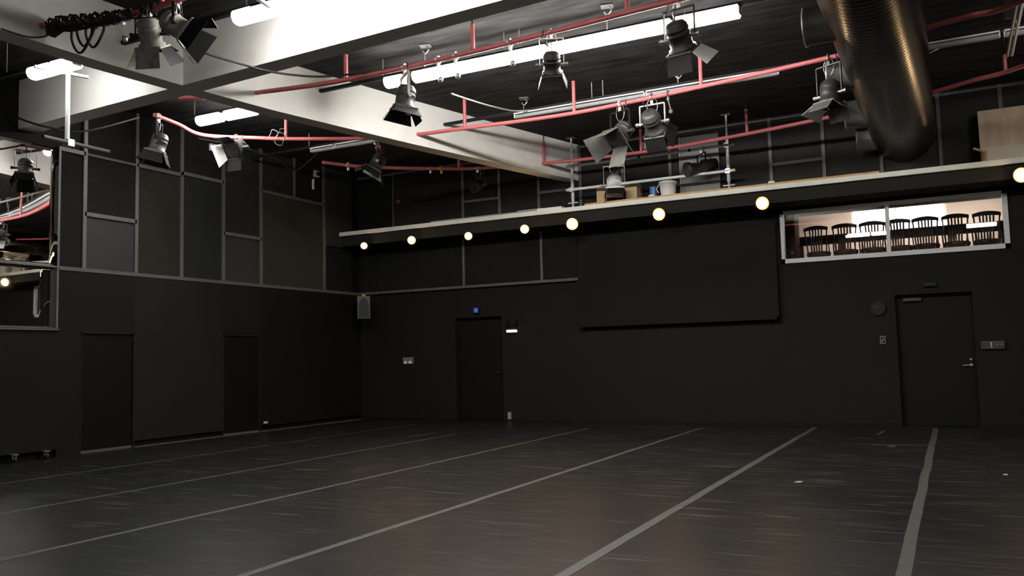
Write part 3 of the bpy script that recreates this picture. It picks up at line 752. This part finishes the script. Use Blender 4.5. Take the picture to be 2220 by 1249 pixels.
lantern('little round lantern with ringed lens facing the room below the far pipe', p3(P(1037, 365)[0]), (-.25, -.85, -.35), .9, None, kind='par', drop=.38, body=M_BLK, lens=M_LENS)

# ------------------------------------------------------------------ small clamps on the pipes
def smallclamp(label, p, m=M_STEEL, dangle=True):
    r = thing('pipe_clamp', label, 'clamp', p, 'spare clamps left on the pipes')
    hookclamp(r, Vector(p), 1.0, m)
    if dangle:
        MB().bar(Vector(p) + Vector((0, 0, -.09)), Vector(p) + Vector((.03, 0, -.22)), .03, .012).build('jaw', m, r)
        MB().lathe(Vector(p) + Vector((.03, 0, -.28)), (0, 0, 1), [(0, .02), (.02, .03), (.05, .03), (.06, .018)], 12).build('wing_nut', m, r)
smallclamp('silver clamp with black plug at upper left end of the red pipe', p0(P(268, 31)[0]))
smallclamp('silver clamp under the bright row, left of two close together', p1(P(960, 128)[0]))
smallclamp('silver clamp under the bright row, right of two close together', p1(P(978, 124)[0]))
smallclamp('silver clamp alone under the middle tubes of the bright row', p1(P(1113, 91)[0]))
smallclamp('white ring clamp at the left end of the far red pipe', p3(P(758, 359)[0]), M_WHITE, False)
smallclamp('yellowish clamp on the far red pipe left of the dark lantern', p3(P(790, 361)[0]), M_YEL, False)
smallclamp('silver ring clamp on the far red pipe right of the dark lantern', p3(P(935, 366)[0]), M_STEEL, False)
smallclamp('yellowish clamp on the far red pipe beside its middle hanger', p3(P(966, 366)[0]), M_YEL, False)
smallclamp('small steel clamp hanging on the second red pipe, rightmost', p2(P(1455, 202)[0]), M_FLAP)

# ------------------------------------------------------------------ cables
def cable(label, pts, r=.012, m=M_CABLE, nm='cable'):
    o = MB().tube(smoothpath(pts, 8), r, 8).build(nm, m); return tag(o, label, 'cable')
cc = thing('cable_coil', 'black cable bundle wound around the upper left red pipe', 'cable', p0(-8.0))
m = MB(); base = path0
for k in range(5):
    pts = []
    for i in range(60):
        t = i / 59; x = -8.1 + 1.25 * t; c = onpipe(path0, x); c.x = x
        an = 2 * math.pi * (5 + k) * t + k
        pts.append(c + Vector((0, math.cos(an), math.sin(an))) * (.045 + .012 * k * (1 - t)))
    m.tube(pts, .012, 6)
m.build('wound_cable', M_CABLE, cc)
for k, (x, rr) in enumerate(((-7.78, .16), (-7.72, .13), (-7.62, .14), (-7.05, .08))):
    c = onpipe(path0, x); c.x = x
    lp = [c + Vector((rr * .95 * math.sin(t), .02 * math.sin(2 * t), -rr + rr * math.cos(t))) for t in [2 * math.pi * i / 24 for i in range(24)]]
    MB().tube(lp, .013, 6, closed=True).build('loop', M_CABLE, cc)
MB().obox(onpipe(path0, -8.02) + Vector((0, 0, -.05)), (.07, 0, .02), (0, .05, 0), (-.01, 0, .045)).build('plug', M_RUB, cc)
cable('thin black cable drooping from the coil to the long beam', [at(118, 62, X=-8.1), at(100, 78, X=-8.1), at(60, 80, X=-8.14), at(2, 62, X=-8.19)], .009)
cable('black cable hanging across the far left of the cross beam', [at(8, 240, X=-11.46), at(50, 260, Y=7.2), at(105, 276, Y=7.25), at(180, 285, Y=7.6), at(300, 255, Y=8.6)], .014)
cable('black cable running under the cross beam from the upper left lanterns', [at(400, 96, Y=6.2), at(450, 117, Y=6.5), at(520, 138, Y=6.8), at(580, 154, Y=7.0), at(640, 163, Y=7.5), at(700, 166, Y=7.9), at(790, 158, Y=8.4)], .013)
cable('pale grey cable sagging from the bright row to the unlit rail', [at(978, 203, Y=8.7), at(1010, 214, Y=9.3), at(1060, 229, Y=10.3), at(1110, 240, Y=11.3), at(1150, 240, Y=11.73)], .012, M_CABLEW)
cable('black cable drooping along the unlit rail to the left wall', [at(690, 330, Y=11.73), at(640, 370, Y=11.8), at(600, 345, Y=11.2), at(520, 318, Y=10.4), at(430, 300, Y=9.8)], .010)

q = p2(P(600, 300)[0])
cl2 = thing('cable_loops', 'thin grey cable loops hung around the second red pipe beside the pale flap', 'cable', q)
for dx, dz, rr in ((-.08, .06, .085), (.06, -.02, .10), (.10, .05, .09)):
    lp = [q + Vector((dx + rr * math.cos(t), -.03 + .02 * math.sin(3 * t), dz + rr * math.sin(t))) for t in [2 * math.pi * i / 28 for i in range(28)]]
    MB().tube(lp, .005, 6, closed=True).build('loop', M_CABLEW if dx < 0 else M_FLAP, cl2)

# ------------------------------------------------------------------ drop pipe at the left
dpx = at(150, 157, Z=ZT1).x + .10; Yd = YR[2] + .12
dp = thing('drop_pipe', 'vertical steel drop pipe with crossbar below the far left tubes', 'pipe', (dpx, Yd, 4.0))
tz = 4.80; bz = at(147, 312, Y=Yd).z
MB().tube([(dpx, Yd, bz), (dpx, Yd, tz)], .026, 14).build('upright', M_GALV, dp)
MB().bar((dpx - .12, Yd - .35, tz), (dpx + .06, Yd + .22, tz), .045, .03).build('top_bar', M_GALV, dp)
MB().tube([(dpx, Yd - .1, tz), (dpx, Yd - .1, ZC)], .012, 8).build('rod', M_BLK, dp)
ya = at(92, 293, X=dpx + .04); yb2 = at(235, 333, X=dpx + .04); zc = (ya.z + yb2.z) / 2
MB().tube([(dpx + .055, ya.y, zc), (dpx + .055, yb2.y, zc)], .024, 12).build('crossbar', M_FRAME, dp)
MB().obox((dpx + .03, Yd, zc), (.05, 0, 0), (0, .04, 0), (0, 0, .04)).build('coupler', M_STEEL, dp)

tb_ = thing('support_bar', 'pale support bar end sticking out at the top edge between two tubes', 'bar', at(585, 12, Z=4.83))
qa, qb = at(560, -2, Z=4.80), at(598, 24, Z=4.80)
MB().bar(qa, qb, .045, .025).build('bar', M_GALV, tb_)
MB().tube([qa + (qb - qa) * .2, Vector(((qa + (qb - qa) * .2).x, (qa + (qb - qa) * .2).y, ZC))], .010, 8).build('rod', M_BLK, tb_)

# ------------------------------------------------------------------ scaffold on the gallery
YS = 14.60
sc = thing('scaffold_frame', 'white steel scaffold frame with two rails standing on the gallery', 'scaffold', (-4.7, YS, 4.0))
xs = [at(1242, 430, Y=YS).x, at(1580, 390, Y=YS).x]
ztop = ZC
for x, zb in zip(xs, (3.996, 4.036)):
    MB().lathe((x, YS, zb), (0, 0, 1), [(0, .016), (.12, .016), (.121, .030), (.62, .030), (.621, .024), (.95, .024), (.951, .016), (ztop - zb - .01, .016)], 16).build('post', M_GALV, sc)
    MB().box((x - .08, YS - .06, ztop - .012), (x + .08, YS + .06, ztop)).build('head_plate', M_FRAME, sc)
    MB().box((x - .08, YS - .06, zb), (x + .08, YS + .06, zb + .008)).build('foot_plate', M_FRAME, sc)
    MB().tube([(x - .10, YS, 4.10), (x + .10, YS, 4.10)], .010, 8).build('jack_handle', M_WHITE, sc)
zr = [at(1400, 338.5, Y=YS - .06).z, at(1400, 392, Y=YS - .06).z]
for z in zr:
    MB().tube([(xs[0] - .10, YS - .06, z), (xs[1] + .10, YS - .06, z)], .026, 14).build('rail', M_GALV, sc)
    MB().lathe((xs[1] + .09, YS - .06, z), (1, 0, 0), [(0, .029), (.04, .029)], 14).build('end_cap', M_YEL, sc)
    for x in xs: MB().obox((x, YS - .035, z), (.04, 0, 0), (0, .045, 0), (0, 0, .04)).build('coupler', M_STEEL, sc)
for x in (at(1388, 340, Y=YS).x, at(1497, 328, Y=YS).x): MB().lathe((x, YS - .06, zr[0]), (1, 0, 0), [(-.02, .029), (.02, .029)], 14).build('tape_band', M_BLK, sc)
lx = at(1330, 345, Y=YS - .06).x
lantern('pale domed lantern on a white yoke clamped to the scaffold rail', (lx, YS - .06, zr[0]), (.15, -.35, -.9), 1.15, (12, 12, 12, 12), body=M_WHITE, flap=M_BLK, yoke=M_WHITE, drop=.42, flen=.14, clampm=M_WHITE)
lx = at(1520, 328, Y=YS - .06).x
lantern('long black profile lantern hung sideways on the scaffold rail', (lx, YS - .06, zr[0]), (-.72, -.62, -.22), .95, None, kind='profile', body=M_BLKG, drop=.33, clampm=M_WHITE)

# ------------------------------------------------------------------ things on the gallery
def gbox(name, label, cat, x0, x1, z0, z1, y0, y1, m):
    r = thing(name, label, cat, ((x0 + x1) / 2, (y0 + y1) / 2, z0))
    MB().box((x0, y0, z0), (x1, y1, z1)).build('carton', m, r)
    MB().box((x0 - .004, (y0 + y1) / 2 - .025, z0 + .02), (x1 + .004, (y0 + y1) / 2 + .025, z1 + .003)).build('tape_strip', M_PAPER, r)
    return r
GZ = 4.0
pb = tag(MB().box((at(1268, 430, Y=14.5).x, 14.47, GZ), (at(1905, 355, Y=14.5).x, 15.0, GZ + .035)).build('plywood_plank', M_PLYE), 'long thin plywood sheet lying on the gallery edge', 'plank')
GZ2 = GZ + .036
x0_, x1_ = at(1294, 400, Y=14.75).x, at(1343, 400, Y=14.75).x
bx = gbox('cardboard_box', 'brown cardboard box with printed lettering behind the scaffold rail', 'box', x0_, x1_, GZ2, 4.37, 14.72, 15.0, M_CARD)
cu = bpy.data.curves.new('lettering', 'FONT'); cu.body = 'STAR'; cu.size = .085; cu.extrude = .001; cu.align_x = 'CENTER'
tmp = bpy.data.objects.new('tmp', cu); COL.objects.link(tmp); bpy.context.view_layer.update()
tm = bpy.data.meshes.new_from_object(tmp.evaluated_get(bpy.context.evaluated_depsgraph_get())); bpy.data.objects.remove(tmp)
to = bpy.data.objects.new('lettering', tm); COL.objects.link(to); to.parent = bx
tm.materials.clear(); tm.materials.append(mat('brown_print', (0.30, 0.18, 0.10), .8))
to.rotation_euler = (math.pi / 2, 0, 0); to.location = (0, -.142, .11)
gbox('cardboard_box', 'open topped lower carton right of the lettered box', 'box', at(1352, 400, Y=14.75).x, at(1382, 400, Y=14.75).x, GZ2, 4.36, 14.70, 15.0, M_CARD)
bl = thing('plastic_tub', 'small blue plastic tub left of the white bucket', 'tub', (at(1416, 395, Y=14.9).x, 14.88, GZ2))
q = at(1416, 395, Y=14.88); MB().lathe((q.x, 14.88, GZ2), (0, 0, 1), [(0, .06), (.22, .07)], 20).build('tub', M_BLUEP, bl)
MB().lathe((q.x, 14.88, GZ2 + .22), (0, 0, 1), [(0, .074), (.02, .074), (.02, .03)], 20).build('lid', M_BLUEP, bl)
q = at(1448, 400, Y=14.72)
bk = thing('bucket', 'white plastic bucket standing on the gallery', 'bucket', (q.x, 14.72, GZ2))
MB().lathe((q.x, 14.72, GZ2), (0, 0, 1), [(0, .125), (.24, .15), (.24, .162), (.27, .162), (.27, .148), (.03, .12)], 32).build('pail', M_WHITE, bk)
hp = [Vector((q.x + .15 * math.cos(t), 14.72 - .04 * math.sin(t), GZ2 + .25 + .13 * math.sin(t))) for t in [math.pi * i / 16 for i in range(17)]]
MB().tube(hp, .006, 6).build('handle', M_BLK, bk)
MB().tube([(q.x - .155, 14.70, GZ2 + .25), (q.x - .20, 14.68, GZ2 + .16), (q.x - .16, 14.66, GZ2 + .08)], .008, 6).build('strap', M_WHITE, bk)
xa, xb = at(1476, 395, Y=15.08).x, at(1562, 395, Y=15.08).x
gb = thing('tall_board', 'tall pale grey board leaning on the wall behind the profile lantern', 'board', ((xa + xb) / 2, 15.05, GZ))
MB().box((xa, 15.045, GZ), (xb, 15.085, 5.16)).build('panel', M_GBOARD, gb)
MB().box((xa, 15.02, GZ), (xa + .03, 15.045, 5.16)).build('edge_strip', M_PAPER, gb)
ps = thing('paper_stack', 'low pile of grey papers and boards on the gallery left of the scaffold', 'papers', (-7.4, 14.7, GZ))
MB().box((-9.3, 14.6, GZ), (-7.2, 14.95, GZ + .05)).build('sheet', M_PAPER, ps)
MB().box((-7.3, 14.55, GZ), (-6.75, 14.9, GZ + .06)).build('sheet', M_PAPER, ps)
MB().box((-6.85, 14.5, GZ), (-6.35, 14.8, GZ + .045)).build('sheet', M_WHITE, ps)
pa, pc = at(2121, 240, Y=14.75), at(2127, 338, Y=14.75)
pl = thing('plywood_sheet', 'large bare plywood sheet standing on the right end of the gallery', 'board', (1.2, 14.78, GZ))
MB().plate([(.54, 14.72, GZ), (1.95, 14.72, GZ), (1.95, 14.86, 4.86), (.54, 14.86, 4.86)], .018).build('panel', M_PLY, pl)
MB().plate([(.56, 14.66, GZ), (1.95, 14.66, GZ), (1.95, 14.68, 4.24), (.56, 14.68, 4.24)], .018).build('lower_panel', mat('beige_board', (.74, .64, .50), .7), pl)
wd = tag(MB().bar(at(2110, 322, Y=14.58), at(2140, 330, Y=14.58), .03).bar(at(2138, 330, Y=14.58), Vector((at(2138, 340, Y=14.58).x, 14.58, GZ)), .03).build('wooden_offcut', M_PLYE), 'thin wooden offcut propped before the plywood sheet', 'wood')
q = at(1401, 315, Y=15.02)
wbx = thing('junction_box', 'small white box high on the back wall above the scaffold', 'box', q)
MB().box(q + Vector((-.07, 0, -.06)), q + Vector((.07, .11, .07))).build('casing', M_WHITE, wbx)
MB().box(q + Vector((-.055, -.006, -.045)), q + Vector((.055, 0, .055))).build('cover', M_WHITE, wbx)
q = at(2214, 290, Y=14.5)
lw = thing('white_drum', 'white drum standing at the right end of the gallery', 'drum', (1.33, 14.62, GZ))
MB().lathe((1.33, 14.60, GZ), (0, 0, 1), [(0, .10), (.30, .10), (.31, .09)], 28).build('shell', M_WHITE, lw)
MB().lathe((1.33, 14.60, GZ + .31), (0, 0, 1), [(0, .104), (.02, .104)], 28).build('lid', M_WHITE, lw)
bell = thing('alarm_bell', 'dull red round alarm bell on the wall above the gallery', 'bell', at(866, 438, Y=YB - .02))
q = at(866, 438, Y=YB - .02); MB().lathe(q, (0, -1, 0), [(0, .05), (.02, .05), (.03, .065), (.06, .05), (.075, .015)], 20).build('gong', M_REDD, bell)
MB().lathe(q, (0, -1, 0), [(.075, .012), (.085, .012)], 10).build('bolt', M_STEEL, bell)
for k, xx in enumerate((1672, 1412)):
    q = at(xx, [388, 416][k], Y=14.46); cl_ = MB().box((q.x - .05, 14.45, GZ + .036), (q.x + .05, 14.50, GZ + .06))
    tag(cl_.build('clip', M_WHITE), ['small white clip on the plank edge left of the duct', 'small white clip on the plank edge below the bucket'][k], 'clip')

# ------------------------------------------------------------------ halogen lamps under the gallery
hl = ['warm glowing lamp under the gallery, leftmost by the corner', 'second warm glowing lamp from the left under the gallery', 'third warm glowing lamp from the left under the gallery',
      'fourth warm glowing lamp from the left under the gallery', 'warm glowing lamp right below the left scaffold post', 'warm glowing lamp over the left half of the black board',
      'warm glowing lamp at the upper left corner of the lit window', 'warm glowing lamp right of the lit window at the frame edge']
hpx = [(789, 533), (892, 521), (1015, 512), (1137, 497), (1240, 486), (1428, 465), (1652, 441), (2213, 380)]
def halogen(i):
    c = at(*hpx[i], Y=14.36); s = [.72, .85, .78, .85, 1.1, 1.1, 1.1, 1.1][i]
    r = thing('halogen_lamp', hl[i], 'lamp', (c.x, 14.36, 3.9), 'warm lamps under the gallery')
    cv = Vector((0, 0, H)); dr_ = (Vector((-4.0, 3.0, 1.0)) - c).normalized()
    back = c - dr_ * .05
    MB().lathe(back, dr_, [(-.17, .03), (-.16, .07), (-.06, .095), (.02, .105 * max(s, .9)), (.03, .105 * max(s, .9))], 24).build('housing', M_BLK, r)
    MB().lathe(back, dr_, [(.031, .10 * s), (.045, .095 * s), (.047, .08 * s)], 24).build('rim', M_HALO, r)  # orange halo around the lens, put in as a glowing ring
    MB().lathe(back, dr_, [(.046, .079 * s), (.062, .064 * s), (.072, .035 * s), (.074, .004)], 24).build('lens', M_BULB, r)
    y = MB().bar((c.x, 14.55, 3.70), (c.x, 14.47, c.z + .02), .02); y.bar((c.x - .06, 14.55, 3.69), (c.x + .06, 14.55, 3.69), .03); y.build('bracket', M_BLK, r)
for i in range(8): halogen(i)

# ------------------------------------------------------------------ small wall fittings
q = at(789, 666, X=-11.05)
sp = thing('wall_speaker', 'grey wall speaker hung in the far left corner', 'speaker', q)
aim = Vector((.55, -.80, -.12)).normalized(); sd = aim.cross(Vector((0, 0, 1))).normalized(); u = sd.cross(aim)
MB().obox(q, sd * .13, u * .235, aim * .11).build('cabinet', M_SPEAK, sp)
g = q + aim * .112
MB().plate([g - sd * .115 - u * .22, g + sd * .115 - u * .22, g + sd * .10 + u * .12, g + sd * .03 + u * .20, g - sd * .03 + u * .20, g - sd * .10 + u * .12], .012).build('grille', M_GRILL, sp)
MB().box((q.x - .03, q.y - .02, q.z + .235), (q.x + .03, q.y + .02, q.z + .27)).build('bracket_cap', M_YEL, sp)
MB().bar(q + u * .1 - aim * .1, (XL + .06, YB - .06, q.z + .2), .04).build('wall_bracket', M_BLK, sp)
def wallbox(name, label, cat, px, w, h, d, m, face=None, fname='face', fm=None, fw=.8, fh=.8, fx=0, fz=0):
    q = at(*px, Y=YB); r = thing(name, label, cat, q)
    MB().box((q.x - w / 2, YB - d, q.z - h / 2), (q.x + w / 2, YB - .001, q.z + h / 2)).build('casing', m, r)
    if fm: MB().box((q.x + fx - w * fw / 2, YB - d - .006, q.z + fz - h * fh / 2), (q.x + fx + w * fw / 2, YB - d, q.z + fz + h * fh / 2)).build(fname, fm, r)
    return r, q
r, q = wallbox('exit_sign', 'small blue lit sign above the far left door', 'sign', (1035, 673), .13, .12, .06, M_BLK, fname='lit_panel', fm=M_BLUE)
MB().box((q.x - .02, YB - .07, q.z - .03), (q.x + .015, YB - .066, q.z + .03)).build('pictogram', mat('sign_pictogram', (.12, .2, .5), .5, emit=(.12, .3, .9), es=.3), r)
r = thing('emergency_lamp', 'white glowing strip lamp under a black dome beside the far left door', 'lamp', at(1112, 715, Y=YB))
q = at(1112, 718, Y=YB)
MB().box((q.x - .095, YB - .10, q.z - .025), (q.x + .095, YB - .001, q.z + .025)).build('lens', M_LITW, r)
MB().lathe((q.x, YB - .001, q.z + .145), (0, -1, 0), [(0, .115), (.06, .11), (.09, .07), (.10, .01)], 24).build('dome', M_WALLD, r)
r, q = wallbox('light_switch', 'double white light switch left of the far left door', 'switch', (886, 782), .25, .14, .03, mat('dim_switch_plate', (.16, .15, .13), .6))
for k in (-1, 1): MB().box((q.x + k * .06 - .03, YB - .045, q.z - .06), (q.x + k * .06 + .03, YB - .03, q.z - .01)).build('rocker', M_WHITE, r)
r, q = wallbox('wall_socket', 'small grey wall socket near the floor right of the far left door', 'socket', (1106, 901), .085, .15, .03, M_FRAME, fname='upper_outlet', fm=M_PAPER, fw=.6, fh=.35, fz=.03)
MB().box((q.x - .025, YB - .036, q.z - .055), (q.x + .025, YB - .03, q.z - .01)).build('lower_outlet', M_PAPER, r)
r, q = wallbox('thermostat', 'small grey control panel left of the right door', 'switch', (1914, 737), .085, .13, .02, M_FRAME, fname='display', fm=M_BLK, fw=.6, fh=.7)
MB().bar((q.x - .015, YB - .03, q.z - .03), (q.x + .015, YB - .03, q.z + .02), .012).build('lever', M_PAPER, r)
r, q = wallbox('control_panel', 'dark control panel with small buttons right of the right door', 'panel', (2152, 748), .32, .12, .05, M_BLKG, fname='rail', fm=M_LEDGE, fw=1, fh=.1, fz=.05)
for k in range(3): MB().box((q.x - .03, YB - .062, q.z - .035 + k * .03), (q.x - .01, YB - .05, q.z - .02 + k * .03)).build('button', M_WHITE, r)
for k in (-1, 1): MB().lathe((q.x + .09 + k * .03, YB - .05, q.z), (0, -1, 0), [(0, .02), (.02, .016)], 12).build('knob', M_FRAME, r)
r = thing('wall_clock', 'round black wall clock upper left of the right door', 'clock', at(1903, 668, Y=YB)); q = at(1903, 668, Y=YB)
MB().lathe((q.x, YB - .001, q.z), (0, -1, 0), [(0, .125), (.035, .125), (.04, .115), (.03, .11)], 32).build('rim', M_BLK, r)
MB().lathe((q.x, YB - .001, q.z), (0, -1, 0), [(.026, .109), (.029, .109)], 32).build('dial', M_WALLD, r)
hd = MB().bar((q.x, YB - .036, q.z), (q.x + .02, YB - .036, q.z + .08), .008).bar((q.x, YB - .036, q.z), (q.x - .05, YB - .036, q.z + .02), .008); hd.build('hands', M_LEDGE, r)
r, q = wallbox('door_sensor', 'small black motion sensor above the right door', 'sensor', (2016, 617), .18, .06, .06, M_BLK, fname='window', fm=M_LENS, fw=.8, fh=.5)
def lwallbox(name, label, cat, px, w, h, m, dep=.05):
    q = at(*px, X=XL + .06); r = thing(name, label, cat, q)
    MB().box((XL + .02, q.y - w / 2, q.z - h / 2), (XL + .02 + dep, q.y + w / 2, q.z + h / 2)).build('casing', m, r); return r, q
r, q = lwallbox('detector', 'small white detector box high on the left wall grid, nearer one', 'detector', (463, 320), .13, .12, M_WHITE)
MB().box((XL + .07, q.y - .035, q.z - .03), (XL + .08, q.y + .045, q.z + .045)).build('sensor_window', M_BLK, r)
r, q = lwallbox('detector', 'small white detector box high on the left wall grid, farther one', 'detector', (687, 377), .13, .13, M_WHITE)
MB().box((XL + .07, q.y - .02, q.z - .04), (XL + .08, q.y + .06, q.z + .04)).build('sensor_window', M_BLK, r)
r, q = lwallbox('pull_strip', 'narrow white strip hanging below the farther detector box', 'strip', (681, 400), .035, .20, M_WHITE, .03)
MB().box((XL + .045, q.y - .02, q.z + .09), (XL + .055, q.y + .02, q.z + .12)).build('clip', M_WHITE, r)
r, q = lwallbox('floor_socket', 'tiny white socket low on the left wall near the far hatch', 'socket', (574, 916), .06, .035, M_WHITE, .09)
MB().box((XL + .11, q.y - .02, q.z - .012), (XL + .115, q.y + .02, q.z + .012)).build('outlet', M_PAPER, r)

# ------------------------------------------------------------------ wheeled mirror wall at the left
mw = thing('mirror_wall', 'wheeled black panel carrying mirrors at the left frame edge', 'mirror', (XL + .1, 6.5, 0))
MX = XL + .10
YA, YE = 5.3, 7.94
MB().box((XL + .01, YA, .11), (MX, YE + .06, 1.80)).build('base_panel', M_WALL, mw)
MB().box((XL + .01, YA, 1.80), (MX + .03, YE + .03, 1.825)).build('lower_trim', M_LEDGE, mw)
MB().box((XL + .005, YA, 1.825), (XL + .025, YE, 4.46)).build('backing', M_BLK, mw)
yaw = math.radians(1.1)
def mirror(name, z0, z1, ny=10, nz=24, bend=0.0):
    vs = []; fs = []
    for j in range(nz + 1):
        for i in range(ny + 1):
            y = YA + (YE - YA) * i / ny; z = z0 + (z1 - z0) * j / nz; t = j / nz
            x = MX - .005 + (YE - y) * math.tan(yaw) * 1.0 * MSIGN + bend * wob(t, i / ny)
            vs.append((x, y, z))
    for j in range(nz):
        for i in range(ny):
            k = j * (ny + 1) + i; fs.append((k, k + 1, k + ny + 2, k + ny + 1))
    m = MB().add(vs, fs, True)
    o = m.build(name, M_MIRROR, mw)
    sd = o.modifiers.new('thickness', 'SOLIDIFY'); sd.thickness = .008; sd.offset = 0
    return o
MSIGN = -1
def wob(t, s): return math.sin(2 * math.pi * (t * 1.15 + .1)) * .6 - (2 * s - 1.55) ** 2 * .9
mirror('lower_mirror', 1.83, 2.70)
mirror('upper_mirror', 2.72, 4.45, 20, 40, bend=.006)
MB().box((MX - .05, YA, 2.70), (MX + .06, YE, 2.72)).build('seam_strip', M_FRAME, mw)
MB().box((MX - .05, YE, 1.83), (MX + .0, YE + .03, 4.46)).build('edge_strip', M_FRAME, mw)
for y in (7.33, 7.79):
    c = MB().box((XL + .02, y - .04, .10), (XL + .19, y + .04, .115))
    c.bar((XL + .14, y - .025, .10), (XL + .155, y - .025, .045), .03, .006, (0, 1, 0)); c.bar((XL + .14, y + .025, .10), (XL + .155, y + .025, .045), .03, .006, (0, 1, 0))
    k = c.build('caster', M_STEEL, mw)
    MB().lathe((XL + .155, y - .018, .042), (0, 1, 0), [(0, .03), (.004, .042), (.032, .042), (.036, .03)], 18).build('wheel', M_RUB, k)
